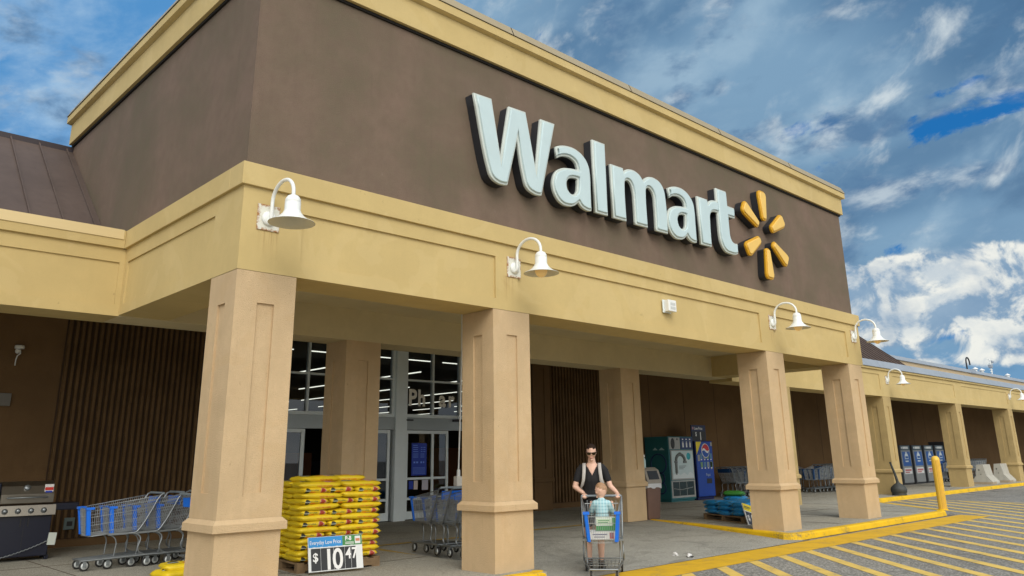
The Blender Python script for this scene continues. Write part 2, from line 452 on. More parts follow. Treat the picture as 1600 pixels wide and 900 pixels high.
def paint_mat(name, c, wear_c, wear):
    m = bpy.data.materials.new(name); m.use_nodes = True
    t = NT(m.node_tree); p = t.n['Principled BSDF']; p.inputs['Roughness'].default_value = .7
    p.inputs['Specular IOR Level'].default_value = .3
    ov = t.new('ShaderNodeTexCoord').outputs['Object']
    f = t.noise(ov, 2.0, 7, .7, .6); g = t.noise(ov, 38, 4, .7)
    k = t.m('ADD', t.m('MULTIPLY', f, .6), t.m('MULTIPLY', g, .5))
    cc = t.mix(t.ramp(f, .3, .7), c, tuple(q * .82 for q in c))
    cc = t.mix(t.m('MULTIPLY', t.ramp(k, wear, wear + .10), .75), cc, wear_c)
    t.put(p.inputs['Base Color'], cc)
    b = t.new('ShaderNodeBump'); b.inputs['Strength'].default_value = .25; b.inputs['Distance'].default_value = .006
    t.put(b.inputs['Height'], t.noise(ov, 60, 4, .6)); t.put(p.inputs['Normal'], b.outputs[0])
    return m
m_ypaint = paint_mat('yellow_road_paint', (.74, .45, .025), (.28, .24, .15), .60)
m_ystripe = paint_mat('faded_yellow_paint', (.76, .54, .14), (.27, .245, .19), .59)
m_ykerb = paint_mat('yellow_kerb_paint', (.80, .50, .012), (.20, .165, .09), .585)
m_yfaded = paint_mat('dull_yellow_line', (.48, .33, .06), (.25, .22, .15), .55)

# ================================================================== GROUND
G = -.115
b = MB(); b.quad((-400, -400, G), (600, -400, G), (600, 500, G), (-400, 500, G))
tag(b.build('ground', m_asphalt), kind='structure')
# sidewalk slab: left field and right field with the ramp cut between
LX = 4.45
b = MB()
def slab(poly, z0, z1): b.prism(poly, z0, z1, 'z')
slab([(-40, -.30), (4.35, -.30), (4.35, 4.1), (4.9, 4.9), (4.9, 8.40), (-40, 8.40)], G - .1, 0)
slab([(4.9, 4.9), (12.66, 4.9), (12.66, 8.40), (4.9, 8.40)], G - .1, 0)
slab([(10.86, -.30), (18.60, -.30), (21.95, 3.05), (90, 3.05), (90, 8.40), (12.66, 8.40), (12.62, 4.9), (12.17, 4.1), (11.70, 2.3), (11.36, 1.4), (11.05, .4)], G - .1, 0)
tag(b.build('sidewalk', m_concrete, fixn=True), kind='structure')
# ramp
b = MB()
b.add([(4.352, 4.1, 0), (4.352, -.55, G + .003), (11.0, -.55, G + .003), (12.268, 4.1, 0), (12.66, 4.9, 0), (4.9, 4.9, 0)], [(1, 2, 3, 0), (0, 3, 4, 5)])
tag(b.build('ramp', m_ramp), kind='structure')
# slab joints (scored lines)
b = MB()
for x in (-6, -4, -2, 0, 2): b.box(x, -.1, 0.001, x + .012, 8.3, .003)
for x in (13.4, 15.4, 17.4, 19.4): b.box(x, -.1 if x < 18 else 1.2, 0.001, x + .012, 8.3, .003)
b.box(-30, 5.6, .0012, 4.3, 5.612, .0034); b.box(12.6, 5.6, .0012, 40, 5.612, .0034)
b.box(-30, 2.2, .0012, 4.3, 2.212, .0034); b.box(11.9, 2.2, .0012, 21, 2.212, .0034)
tag(b.build('paving_joint', m_groove), kind='structure')

# kerb: yellow painted, rounded top, follows the slab edge
def sweep_kerb(path, width=.17, over=.0, zt=.0045):
    """profile swept along path (x,y) ; face on the right-hand side of travel"""
    pts = [V((p[0], p[1], 0)) for p in path]; n = len(pts); vs = []
    prof = [(-width, zt - .002), (-.05, zt), (-.018, zt - .008), (0.0, zt - .03), (.018, G - .02)]
    for i, p in enumerate(pts):
        t1 = (pts[i] - pts[i - 1]).normalized() if i else (pts[1] - pts[0]).normalized()
        t2 = (pts[i + 1] - pts[i]).normalized() if i < n - 1 else t1
        t = (t1 + t2).normalized(); s_ = 1 / max(.5, t.dot(t1)); nr = V((t.y, -t.x, 0)) * s_
        for (o_, z) in prof: vs.append((p.x + nr.x * o_, p.y + nr.y * o_, z + p.z))
    k = len(prof); fs = [(i * k + j, i * k + j + 1, (i + 1) * k + j + 1, (i + 1) * k + j) for i in range(n - 1) for j in range(k - 1)]
    return vs, fs
b = MB()
vs, fs = sweep_kerb([(-40, -.33), (4.2, -.33), (4.33, -.30), (4.41, -.2)]); b.add(vs, fs)
vs, fs = sweep_kerb([(12.53, 4.9), (12.08, 4.1), (11.61, 2.3), (11.27, 1.4), (10.97, .4), (10.76, -.18), (10.80, -.30), (10.97, -.42), (11.3, -.44), (12, -.44), (15, -.44), (18.1, -.44), (18.5, -.40), (18.72, -.28), (19.5, .50), (21.9, 2.9), (22.2, 3.0), (23, 3.02), (30, 3.02), (90, 3.02)])
b.add(vs, fs)
tag(b.build('kerb', m_ykerb, fixn=True), kind='structure')
# painted lines
b = MB()
z = G + .004
b.add([(4.55, -.52, z), (11.1, -.58, z), (18.9, -.58, z), (18.75, -1.30, z), (4.3, -1.28, z), (1.0, -1.27, z), (1.0, -.52, z)], [(6, 5, 4, 0), (0, 4, 3, 2, 1)])
tag(b.build('kerbside_band', m_ypaint), kind='structure')
b = MB(); z = G + .0062
rj = random.Random(2); xs_ = [10.9 + .25 * i for i in range(33)]
for xa, xb in zip(xs_, xs_[1:]):
    ya = -.462 - rj.uniform(0, .016); b.add([(xa, ya - .012, z), (xb, ya - .012 - rj.uniform(0, .012), z), (xb, -.455, z), (xa, -.455, z)], [(0, 1, 2, 3)])
xs_ = [4.5 + .25 * i for i in range(27)]
for xa, xb in zip(xs_, xs_[1:]): b.add([(xa, -.552, z), (xb, -.552, z), (xb, -.535, z), (xa, -.535, z)], [(0, 1, 2, 3)])
tag(b.build('gutter_joint', m_groove), kind='structure')
b = MB(); z = G + .0042
sw = .25
for k in range(-8, 20):
    x0 = 6.74 + k * .862
    ys = -1.30; L = 5.5
    if x0 > 18.5:
        ys = min(2.85, (24.9 - x0) * 1.03 - 1.3); x0 = x0 + (ys + 1.3) / 1.03; L = 5.5 + (ys + 1.3) / 1.03
    b.add([(x0, ys, z), (x0 - L, ys - L * 1.03, z), (x0 - L + sw, ys - L * 1.03, z), (x0 + sw, ys, z)], [(0, 1, 2, 3)])
b.add([(25.25, 2.9, z + .002), (25.1, 2.9, z + .002), (23.6, -6.5, z + .002), (23.75, -6.5, z + .002)], [(0, 1, 2, 3)])
tag(b.build('crossing_stripes', m_ystripe), kind='structure')
b = MB()
b.add([(4.36, -.2, G + .012), (4.52, -.2, G + .012), (4.52, 4.1, .006), (4.36, 4.1, .006)], [(0, 1, 2, 3)])
b.add([(4.52, 4.0, .005), (12.1, 4.0, .005), (12.1, 4.14, .007), (4.52, 4.14, .007)], [(0, 1, 2, 3)])
tag(b.build('ramp_outline', m_yfaded), kind='structure')
# tyre scuffs on the far lane
b = MB()
for (cx, cy, rr, a0, a1) in [(34, 1.6, 2.4, 2.4, 4.4), (34.4, 1.5, 1.7, 2.2, 4.6), (38, 1.2, 3.2, 2.0, 3.6), (36, .8, 4.6, 1.5, 3.0)]:
    P_ = [(cx + rr * 1.6 * cos(a0 + (a1 - a0) * i / 24), cy + .8 * rr * sin(a0 + (a1 - a0) * i / 24)) for i in range(25)]
    for i in range(24):
        (xa, ya), (xb, yb) = P_[i], P_[i + 1]
        b.add([(xa, ya, G + .003), (xb, yb, G + .003), (xb + .02, yb + .16, G + .003), (xa + .02, ya + .16, G + .003)], [(0, 1, 2, 3)])
tag(b.build('tyre_scuffs', mat('scuff', (.085, .085, .082), .9)), kind='structure')

# ================================================================== STORE BUILDING
ZT, ZC0, ZC1 = 3.4224, 4.378, 4.641       # fascia bottom, cap bottom, cap top
XR, YB = 15.743, 3.743                    # right end of the porch, plane of the colonnade
bld = thing('store_building', 'large beige and brown stucco store with a deep columned porch across its entrance', 'building')

def rec_face(mb, o, u, v, n, U, Vv, rects, va, vb, dep=.022, mi=0):
    """rectangle o + u*[0,U] + v*[0,Vv] with sunk panels; n = outward normal"""
    o, u, v, n = V(o), V(u), V(v), V(n)
    P = lambda a, b_, d=0: o + u * a + v * b_ - n * d
    mb.quad(P(0, 0), P(U, 0), P(U, va), P(0, va), mi); mb.quad(P(0, vb), P(U, vb), P(U, Vv), P(0, Vv), mi)
    a = 0
    for (r0, r1) in rects:
        mb.quad(P(a, va), P(r0, va), P(r0, vb), P(a, vb), mi)
        mb.quad(P(r0, va, dep), P(r1, va, dep), P(r1, vb, dep), P(r0, vb, dep), mi)
        mb.quad(P(r0, va), P(r1, va), P(r1, va, dep), P(r0, va, dep), mi)
        mb.quad(P(r0, vb, dep), P(r1, vb, dep), P(r1, vb), P(r0, vb), mi)
        mb.quad(P(r0, va), P(r0, va, dep), P(r0, vb, dep), P(r0, vb), mi)
        mb.quad(P(r1, va, dep), P(r1, va), P(r1, vb), P(r1, vb, dep), mi)
        a = r1
    mb.quad(P(a, va), P(U, va), P(U, vb), P(a, vb), mi)

def pillar_mesh(w_, d_, h, zl, mt, e=.0465):
    b = MB()
    for (o, u, n, L) in (((0, 0, 0), (1, 0, 0), (0, -1, 0), w_), ((w_, 0, 0), (0, 1, 0), (1, 0, 0), d_),
                         ((w_, d_, 0), (-1, 0, 0), (0, 1, 0), w_), ((0, d_, 0), (0, -1, 0), (-1, 0, 0), d_)):
        rec_face(b, o, u, (0, 0, 1), n, L, h, [(.36 * L, .645 * L)], 1.115, h - .34, .024)
    s = b.mesh('pillar'); s.materials.append(mt)
    b = MB(); z0, z1 = zl, zl + .085
    for (za, zb, ea, eb) in ((z0, z0 + .075, e, e), (z0 + .075, z0 + .118, e, .004)):
        A = [(-ea, -ea), (w_ + ea, -ea), (w_ + ea, d_ + ea), (-ea, d_ + ea)]; B = [(-eb, -eb), (w_ + eb, -eb), (w_ + eb, d_ + eb), (-eb, d_ + eb)]
        for i in range(4):
            j = (i + 1) % 4
            b.quad((*A[i], za), (*A[j], za), (*B[j], zb), (*B[i], zb))
    for i in range(4):
        j = (i + 1) % 4; A = [(-e, -e), (w_ + e, -e), (w_ + e, d_ + e), (-e, d_ + e)]; I = [(0, 0), (w_, 0), (w_, d_), (0, d_)]
        b.quad((*A[j], z0), (*A[i], z0), (*I[i], z0), (*I[j], z0))
    k = b.mesh('pillar_band'); k.materials.append(mt)
    return s, k
ps, pk = pillar_mesh(.703, .66, ZT - .004, .7475, m_pillar)
def add_pillar(s, k, x, y):
    o = obj('pillar', s, bld); o.location = (x, y, 0); q = obj('pillar_band', k, o)
    return o
for x in (0.003, 3.718, 11.146, 14.926): add_pillar(ps, pk, x, 0.003)
for x in (3.718, 11.146): add_pillar(ps, pk, x, YB + .004)
qs, qk = pillar_mesh(.674, .69, 3.326, .73, m_pillar_old)
for x in (18.25, 25.69, 33.106, 40.316, 47.6, 54.9): add_pillar(qs, qk, x, 3.58)

# porch fascia: outer faces, underside, inner faces
b = MB()
zh = ZC0 - ZT
rec_face(b, (0, 0, ZT), (1, 0, 0), (0, 0, 1), (0, -1, 0), XR, zh, [(.735, 3.77), (4.2, 11.03), (11.55, 15.0)], .15, .755, .03)
rec_face(b, (0, YB, ZT), (0, -1, 0), (0, 0, 1), (-1, 0, 0), YB, zh, [(.12, YB - .71)], .15, .755)
rec_face(b, (XR, 0, ZT), (0, 1, 0), (0, 0, 1), (1, 0, 0), 3.58, zh, [(.7, 3.3)], .15, .755)
DI, ZCEIL = .66, 3.95
b.quad((0, 0, ZT), (0, DI, ZT), (XR, DI, ZT), (XR, 0, ZT))
b.quad((0, DI, ZT), (0, YB, ZT), (.7, YB, ZT), (.7, DI, ZT)); b.quad((XR - .7, DI, ZT), (XR - .7, YB, ZT), (XR, YB, ZT), (XR, DI, ZT))
b.quad((.7, DI, ZT), (.7, DI, ZCEIL), (XR - .7, DI, ZCEIL), (XR - .7, DI, ZT))
b.quad((.7, DI, ZT), (.7, YB, ZT), (.7, YB, ZCEIL), (.7, DI, ZCEIL)); b.quad((XR - .7, DI, ZT), (XR - .7, DI, ZCEIL), (XR - .7, YB, ZCEIL), (XR - .7, YB, ZT))
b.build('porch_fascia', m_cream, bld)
b = MB()
c = .041
b.box(-c, -c, ZC0, XR + c, .30, ZC1); b.box(-c, .30, ZC0, .26, YB - .01, ZC1); b.box(XR - .26, .30, ZC0, XR + c, 3.62, ZC1)
b.build('fascia_cap', m_cream, bld, .006)
b = MB(); b.quad((.7, DI, ZCEIL), (.7, YB, ZCEIL), (XR - .7, YB, ZCEIL), (XR - .7, DI, ZCEIL))
b.build('porch_ceiling', m_soffit, bld)
# colonnade beam, left wing fascia, right wing fascia
ZI = 3.41
b = MB()
rec_face(b, (-30, YB, ZI), (1, 0, 0), (0, 0, 1), (0, -1, 0), 30, ZC0 - ZI, [(.5, 7), (7.7, 14), (14.7, 21.6), (22.2, 29.93)], .16, .765)
b.quad((-30, YB, ZI), (-30, 4.43, ZI), (0, 4.43, ZI), (0, YB, ZI)); b.quad((-30, 4.43, ZI), (-30, 4.43, 4.25), (0, 4.43, 4.25), (0, 4.43, ZI))
b.build('left_wing_fascia', m_cream, bld)
b = MB(); b.box(-30, YB - c, ZC0, -c - .002, 4.0, ZC1); b.build('left_wing_cap', m_cream, bld, .005)
b = MB(); b.prism([(YB - c - .012, 4.505), (YB - c - .012, 4.512), (YB - c - .004, 4.648), (YB + .35, 4.66), (YB + .35, 4.645), (YB - c - .002, 4.643), (YB - c - .002, 4.505)], -30, -c - .03, 'x')
b.build('drip_edge', mat('cream_metal', (.66, .52, .27), .45), bld)
b = MB(); b.box(.003, YB, ZI, XR + .5, 4.40, 4.25); b.build('porch_inner_beam', m_soffit, bld)
YW = 3.58; ZW = 3.33
b = MB()
rects = []; x = 18.97
rec_face(b, (XR + .003, YW, ZW), (1, 0, 0), (0, 0, 1), (0, -1, 0), 74, 4.26 - ZW, [(.35, 2.4), (3.2, 9.9)] + [(10.9 + 7.33 * i + .2, 10.9 + 7.33 * i + 6.6) for i in range(8)], .23, .775)
b.quad((XR + .003, YW, ZW), (XR + .003, 4.3, ZW), (90, 4.3, ZW), (90, YW, ZW)); b.quad((XR + .5, 4.3, ZW), (XR + .5, 4.3, 4.25), (90, 4.3, 4.25), (90, 4.3, ZW))
b.quad((XR + .003, YW, ZW), (XR + .003, 4.3, ZW), (XR + .003, 4.3, 4.26), (XR + .003, YW, 4.26)); b.build('right_wing_fascia', m_cream, bld)
b = MB(); b.box(XR + c + .002, YW - .06, 4.26, 90, 4.3, 4.335); b.build('right_wing_cap', m_cream, bld, .005)
b = MB(); b.prism([(YW - .10, 4.337), (YW - .10, 4.35), (YW + .02, 4.60), (4.3, 4.62), (4.3, 4.34), (YW - .08, 4.337)], XR + c + .003, 90, 'x')
for i in range(24): b.prism([(YW - .106, 4.345), (YW + .015, 4.606), (YW + .02, 4.60), (YW - .10, 4.34)], 16.5 + i * 3.05, 16.53 + i * 3.05, 'x')
b.build('roof_edge_flashing', m_greymetal, bld)
b = MB(); b.quad((-30, 4.40, 4.248), (-30, 8.45, 4.248), (90, 8.45, 4.248), (90, 4.30, 4.248))
b.build('colonnade_ceiling', m_soffit, bld)
b = MB(); b.box(-30, 4.0, 4.5, -.05, 9.4, 4.62); b.box(XR + .06, 4.28, 4.5, 90, 9.4, 4.612); b.build('flat_roof', m_greymetal, bld)

# upper wall (tower) with frieze and crown
TX0, TX1, TY0, TY1 = .0215, 15.545, .0201, 7.66
b = MB(); b.box(TX0, TY0, 4.5, TX1, TY1, 7.21); b.build('upper_wall', m_brown, bld)
b = MB(); b.box(TX0 - .012, TY0 - .012, 4.6405, TX1 + .012, TY1, 4.655); b.build('base_flashing', m_shadowgap, bld)
b = MB(); b.box(TX0 - .03, TY0 - .03, 7.145, TX1 + .03, TY1 + .01, 7.184); b.build('reveal_joint', m_shadowgap, bld)
pf = .081
b = MB(); b.box(TX0 - pf, TY0 - pf, 7.1835, TX1 + pf, TY1, 7.59); b.build('frieze', m_cream, bld, .004)
b = MB(); q = .155
def ring(z0, e0, z1, e1, mb, mi=0):
    A = [(TX0 - e0, TY0 - e0), (TX1 + e0, TY0 - e0), (TX1 + e0, TY1 + e0 * .4), (TX0 - e0, TY1 + e0 * .4)]
    B = [(TX0 - e1, TY0 - e1), (TX1 + e1, TY0 - e1), (TX1 + e1, TY1 + e1 * .4), (TX0 - e1, TY1 + e1 * .4)]
    for i in range(4):
        j = (i + 1) % 4; mb.quad((*A[i], z0), (*A[j], z0), (*B[j], z1), (*B[i], z1), mi)
ring(7.588, pf + .002, 7.60, pf + .04, b); ring(7.60, pf + .04, 7.615, q, b); ring(7.615, q, 7.742, q, b); ring(7.742, q, 7.744, .02, b)
b.build('crown_moulding', m_cream, bld)
b = MB(); ring(7.735, q - .01, 7.745, q + .004, b); b.build('coping_shadow_gap', m_shadowgap, bld)
b = MB(); ring(7.745, q + .012, 7.75, q + .016, b); ring(7.75, q + .016, 7.905, q - .05, b); ring(7.905, q - .05, 7.93, -.3, b)
A = .3; b.quad((TX0 + A, TY0 + A, 7.93), (TX1 - A, TY0 + A, 7.93), (TX1 - A, TY1 - .12, 7.93), (TX0 + A, TY1 - .12, 7.93))
b.build('metal_coping', m_coping, bld)
b = MB()
for i in range(5):
    x = 1.1 + i * 2.95
    b.prism([(TY0 - q - .019, 7.751), (TY0 - q + .046, 7.902), (TY0 - q + .055, 7.899), (TY0 - q - .012, 7.751)], x, x + .016, 'x')
for i in range(3):
    y = 1.4 + i * 2.9
    b.prism([(TX0 - q - .019, 7.751), (TX0 - q + .046, 7.902), (TX0 - q + .055, 7.899), (TX0 - q - .012, 7.751)], y, y + .016, 'y')
b.build('coping_joint', m_shadowgap, bld)
# corner bead and faint lift lines of the brown stucco
b = MB(); b.box(TX0 - .004, TY0 - .004, 4.66, TX0 + .01, TY0 + .01, 7.14); b.build('corner_bead', m_brown, bld)

# standing seam roofs
def seam_roof(name, x0, x1, step, yb, zb, yt, zt, pm):
    b = MB(); n_ = V((0, -(zt - zb), (yt - yb))).normalized()
    b.quad((x0, yb, zb), (x1, yb, zb), (x1, yt, zt), (x0, yt, zt)); b.quad((x0, yt, zt), (x1, yt, zt), (x1, yt + .4, zt - .3), (x0, yt + .4, zt - .3))
    x = x1 - .12
    sv = V((0, yt - yb, zt - zb))
    while x > x0:
        o = V((x, yb, zb)); h = n_ * .042
        vs = [o, o + V((.022, 0, 0)), o + V((.022, 0, 0)) + h, o + h]; vs += [q_ + sv for q_ in vs]
        b.add(vs, [(0, 1, 2, 3), (4, 7, 6, 5), (0, 3, 7, 4), (1, 5, 6, 2), (3, 2, 6, 7)])
        x -= step
    r = b.build(name, m_roof, bld)
    b = MB(); b.prism([(yt - .10, zt - .10), (yt - .10, zt + .02), (yt + .16, zt + .07), (yt + .16, zt - .05)], x0, x1, 'x')
    b.build('ridge_cap', m_roofdark, r)
    return r
seam_roof('left_roof', -30, TX0 - .004, .455, 4.62, 4.60, 7.72, 7.12, m_roof)
rr = seam_roof('right_roof', TX1 + .004, 32.5, .455, 4.62, 4.60, 7.72, 7.12, m_roof)
b = MB(); b.prism([(4.62, 4.60), (7.72, 7.12), (7.72, 7.02), (4.75, 4.60)], 32.5, 32.56, 'x'); b.add([(32.53, 4.7, 4.6), (32.53, 7.7, 7.0), (32.53, 8.3, 4.6)], [(0, 1, 2)]); b.build('rake_trim', m_roofdark, rr)
# rear parapet on the right
b = MB(); b.box(17, 9.4, 4.5, 110, 9.7, 6.42); rp = b.build('rear_parapet', mat('far_cream', (.47, .36, .22), .85, .06, .4), bld)
b = MB(); b.prism([(9.3, 6.42), (9.3, 6.44), (9.36, 6.64), (9.75, 6.66), (9.75, 6.42)], 17, 110, 'x'); b.build('parapet_coping', m_greymetal, rp)
b = MB(); b.box(-30, 9.4, 4.5, 17, 9.7, 6.0); b.build('rear_wall', m_brown, bld)

# back wall of the colonnade
WY = 8.40
b = MB(); b.box(-30, WY, -.05, 4.55, 8.7, 4.3); b.box(12.55, WY, -.05, 90, 8.7, 4.3)
bw = b.build('back_wall', m_wall, bld)
b = MB()
for x in (-8, -4, 16.35, 18.42, 20.42, 22.40, 24.4, 26.4, 28.5, 30.65, 33, 35, 37, 39, 41.2, 43, 45): b.box(x, WY - .003, 0, x + .022, WY + .001, 4.24)
b.build('wall_joint', m_groove, bw)
def ribs(x0, x1, z0, z1, step):
    b = MB(); x = x0
    b.box(x0 - .03, WY - .012, z0 - .01, x1 + .03, WY - .004, z1, 1)
    while x < x1:
        wd = step * .64 + random.uniform(-.004, .004)
        zz = z0
        while zz < z1 - .01:
            zn = min(z1, zz + random.choice((.4, .6, .8, 1.0)))
            dx_ = random.uniform(-.0035, .0035)
            pr_ = WY - .062 + random.uniform(-.004, .004)
            b.prism([(x + dx_, WY - .012), (x + dx_ + .012, pr_), (x + dx_ + wd - .012, pr_), (x + dx_ + wd, WY - .012)], zz + .003, zn, 'z'); zz = zn
        x += step
    return b.build('ribbed_panel', [m_rib, m_groove], bld)
ribs(.57, 4.45, .15, 4.24, .109); ribs(13.42, 15.95, .16, 4.24, .134)
# pilaster left of the right ribbed panel
b = MB(); rec_face(b, (12.62, 8.12, 0), (1, 0, 0), (0, 0, 1), (0, -1, 0), .70, 4.24, [(.25, .46)], 1.1, 3.9)
b.quad((12.62, 8.40, 0), (12.62, 8.12, 0), (12.62, 8.12, 4.24), (12.62, 8.40, 4.24)); b.quad((13.32, 8.12, 0), (13.32, 8.40, 0), (13.32, 8.40, 4.24), (13.32, 8.12, 4.24))
pl = b.build('pilaster', m_wall, bld)
b = MB(); b.box(12.57, 8.07, .75, 13.37, 8.39, .86); b.build('pilaster_band', m_wall, pl, .006)

# ---------------- shop front: frames, glass, doors
FY = 8.42
m_glass = bpy.data.materials.new('dark_glass'); m_glass.use_nodes = True
t = NT(m_glass.node_tree); t.n.clear()
o_ = t.new('ShaderNodeOutputMaterial'); tr = t.new('ShaderNodeBsdfTransparent'); tr.inputs[0].default_value = (.62, .68, .70, 1)
gl = t.new('ShaderNodeBsdfGlossy'); gl.inputs['Roughness'].default_value = .004; gl.inputs['Color'].default_value = (.9, .95, 1, 1)
fr = t.new('ShaderNodeFresnel'); fr.inputs[0].default_value = 1.62
ms = t.new('ShaderNodeMixShader'); t.l.new(fr.outputs[0], ms.inputs[0]); t.l.new(tr.outputs[0], ms.inputs[1]); t.l.new(gl.outputs[0], ms.inputs[2]); t.l.new(ms.outputs[0], o_.inputs[0])

SX0, SX1 = 4.55, 12.55
b = MB()
def bar(x0, z0, x1, z1, y0=FY - .03, y1=FY + .09, mb=None): (mb or b).box(x0, y0, z0, x1, y1, z1)
bar(8.04, 0, 8.38, 4.24, FY - .10, FY + .14)                       # broad centre post
bar(SX0, 0, SX0 + .10, 4.24); bar(SX1 - .10, 0, SX1, 4.24)
for (a, e) in ((SX0 + .10, 8.04), (8.38, SX1 - .10)):
    bar(a, 2.42, e, 2.50); bar(a, 4.16, e, 4.24); bar(a, 3.32, e, 3.365)
for x in (5.62, 6.56, 7.5): bar(x, 2.50, x + .05, 4.16, FY - .028, FY + .088)
bar(7.965, 2.50, 8.04, 4.16, FY - .028, FY + .088)
for x in (9.225, 10.13, 11.05, 11.95): bar(x, 2.50, x + .05, 4.16, FY - .028, FY + .088)
sf = b.build('storefront_frame', m_alu, bld, .004)
hb = MB()
for (a, e) in ((SX0 + .10, 8.04), (8.38, SX1 - .10)):
    hb.box(a, FY - .05, 2.12, e, FY + .10, 2.415); hb.box(a, FY - .062, 2.30, e, FY - .05, 2.33)
hb.build('door_header', mat('grey_header', (.36, .40, .41), .4, .05, 3, metal=.3), sf)
def pane(x0, x1, z0, z1, y=FY + .03, par=None, name='window_pane'):
    b = MB(); b.quad((x0, y, z0), (x1, y, z0), (x1, y, z1), (x0, y, z1)); return b.build(name, m_glass, par or sf)
for xs in ([SX0 + .10, 5.62, 6.56, 7.5, 7.97], [8.38, 9.23, 10.13, 11.05, 11.95, SX1 - .1]):
    for a, e in zip(xs, xs[1:]):
        pane(a, e, 2.50, 3.33); pane(a, e, 3.36, 4.17)
m_poster_blue = mat('poster_blue', (.012, .045, .42), .4, emit=(.012, .05, .45), estr=.0)
def door_leaf(x0, x1, y, stiles, poster=False):
    d = MB()
    zt = 2.11
    for a, e in stiles: d.box(a, y - .025, .02, e, y + .025, zt)
    segs = [(stiles[i][1], stiles[i + 1][0]) for i in range(len(stiles) - 1)]
    for a, e in segs:
        d.box(a, y - .024, 2.03, e, y + .024, zt); d.box(a, y - .024, .93, e, y + .024, .985); d.box(a, y - .024, .02, e, y + .024, .20)
        d.box(a, y - .024, .46, e, y + .024, .52)
    o = d.build('door', m_alu, bld, .003)
    for a, e in segs:
        for z0, z1 in ((.20, .46), (.52, .93), (.985, 2.03)): pane(a, e, z0, z1, y, o, 'door_pane')
    return o
dr = door_leaf(8.40, 9.75, FY - .005, [(8.40, 8.47), (9.21, 9.28), (9.68, 9.75)])
b = MB(); b.box(8.60, FY - .018, 1.03, 9.06, FY - .012, 1.80); po_b = b
m_paper = mat('white_paper', (.75, .75, .74), .7)
rnd = random.Random(3)
_bx = po_b.box; b = MB(); b.box = lambda *q_: _bx(*q_, 1)
for r_ in range(4):
    z = 1.74 - r_ * .05; b.box(8.64, FY - .0195, z, 8.76 + rnd.uniform(0, .06), FY - .0182, z + .014)
    if r_: b.box(8.88, FY - .0195, z, 8.93, FY - .0182, z + .014); b.box(8.955, FY - .0195, z, 9.02, FY - .0182, z + .014)
for r_ in range(4):
    z = 1.54 - r_ * .028; b.box(8.64, FY - .0195, z, 8.8, FY - .0182, z + .008); b.box(8.87, FY - .0195, z, 8.99, FY - .0182, z + .008)
for (x, w_) in ((8.66, .05), (8.74, .06), (8.87, .05), (8.95, .04)): b.box(x, FY - .0195, 1.32, x + w_, FY - .0182, 1.36)
for r_ in range(6):
    z = 1.21 - r_ * .028; b.box(8.64, FY - .0195, z, 9.02, FY - .0182, z + .007)
po_b.build('poster', [m_poster_blue, mat('poster_ink', (.16, .30, .85), .6)], dr)
b = MB(); b.box(8.68, FY - .018, .70, 8.80, FY - .012, .91); b.build('notice_sheet', mat('pink_paper', (.70, .60, .56), .7), dr)
b = MB(); b.box(8.53, FY - .018, .71, 8.66, FY - .012, .90); b.build('notice_sheet', m_poster_blue, dr)
b = MB(); b.box(8.93, FY - .018, .68, 9.12, FY - .012, .92); b.build('notice_sheet', mat('lilac_paper', (.55, .53, .62), .7), dr)
dl = door_leaf(4.66, 5.62, FY - .005, [(4.66, 4.73), (5.53, 5.62)])
dm = door_leaf(7.0, 8.03, FY - .005, [(7.0, 7.07), (7.86, 7.93)])
d3 = door_leaf(11.1, 12.44, FY - .005, [(11.1, 11.17), (11.72, 11.79), (12.37, 12.44)])
b = MB(); b.box(8.36, FY - .13, 2.335, 8.55, FY - .07, 2.37); b.box(9.86, FY - .14, 2.34, 10.3, FY - .05, 2.40); b.build('motion_sensor', m_black, sf)
b = MB(); b.box(8.1, FY - .104, 0, 8.32, FY - .1, .34); b.build('kick_plate', m_alu, sf)
# lettering on the upper glass
m_letter = mat('cream_letter', (.86, .83, .74), .6)
lt = thing('window_lettering', 'cream letters spelling Pharmacy across the glass above the entrance', 'lettering', (8.44, FY - .045, 2.72))
for (ch, x) in (('P', 8.44), ('h', 8.73), ('a', 9.42), ('r', 9.72), ('m', 10.20), ('a', 11.15), ('c', 11.45), ('y', 12.0)):
    text_on('letter', [(ch, .56, x - 8.44, 0, 0, 0.9, 'LEFT', .018)], m_letter, lt)

# ---------------- shop interior seen through the glass
m_in = mat('interior_dark', (.03, .028, .026), .8); m_infl = mat('interior_floor', (.10, .095, .085), .45)
b = MB(); b.quad((-6, 8.75, .002), (44, 8.75, .002), (44, 60, .002), (-6, 60, .002)); fl = b.build('shop_floor', m_infl, bld)
b = MB(); b.quad((-6, 8.75, 5.6), (44, 8.75, 5.6), (44, 60, 5.6), (-6, 60, 5.6)); b.quad((-6, 60, 0), (44, 60, 0), (44, 60, 5.6), (-6, 60, 5.6))
b.quad((-6, 8.75, 0), (-6, 60, 0), (-6, 60, 5.6), (-6, 8.75, 5.6)); b.quad((44, 8.75, 0), (44, 60, 0), (44, 60, 5.6), (44, 8.75, 5.6))
b.box(-6, 8.71, 4.25, 44, 8.74, 5.6); b.build('shop_interior', m_in, bld)
m_tube = mat('fluorescent', (.9, .9, .85), .5, emit=(1.0, .95, .80), estr=1.15)
b = MB()
for yy in (12.6, 16.2):
    x = 4.2
    while x < 22: b.box(x, yy, 5.0, x + 2.3, yy + .05, 5.03); x += 2.9
for i in range(8):
    x = 9.0 + i * 4.1
    for k in range(6):
        y0 = 19.5 + k * 6.4; b.box(x, y0, 5.0, x + .045, y0 + 3.4 + (k % 3) * .7, 5.04)
b.build('ceiling_light', m_tube, bld)
b = MB()
rnd = random.Random(11)
shm_ = [mat('shelf_a', (.06, .055, .05), .7), mat('shelf_b', (.24, .085, .03), .7), mat('shelf_c', (.05, .06, .09), .7)]
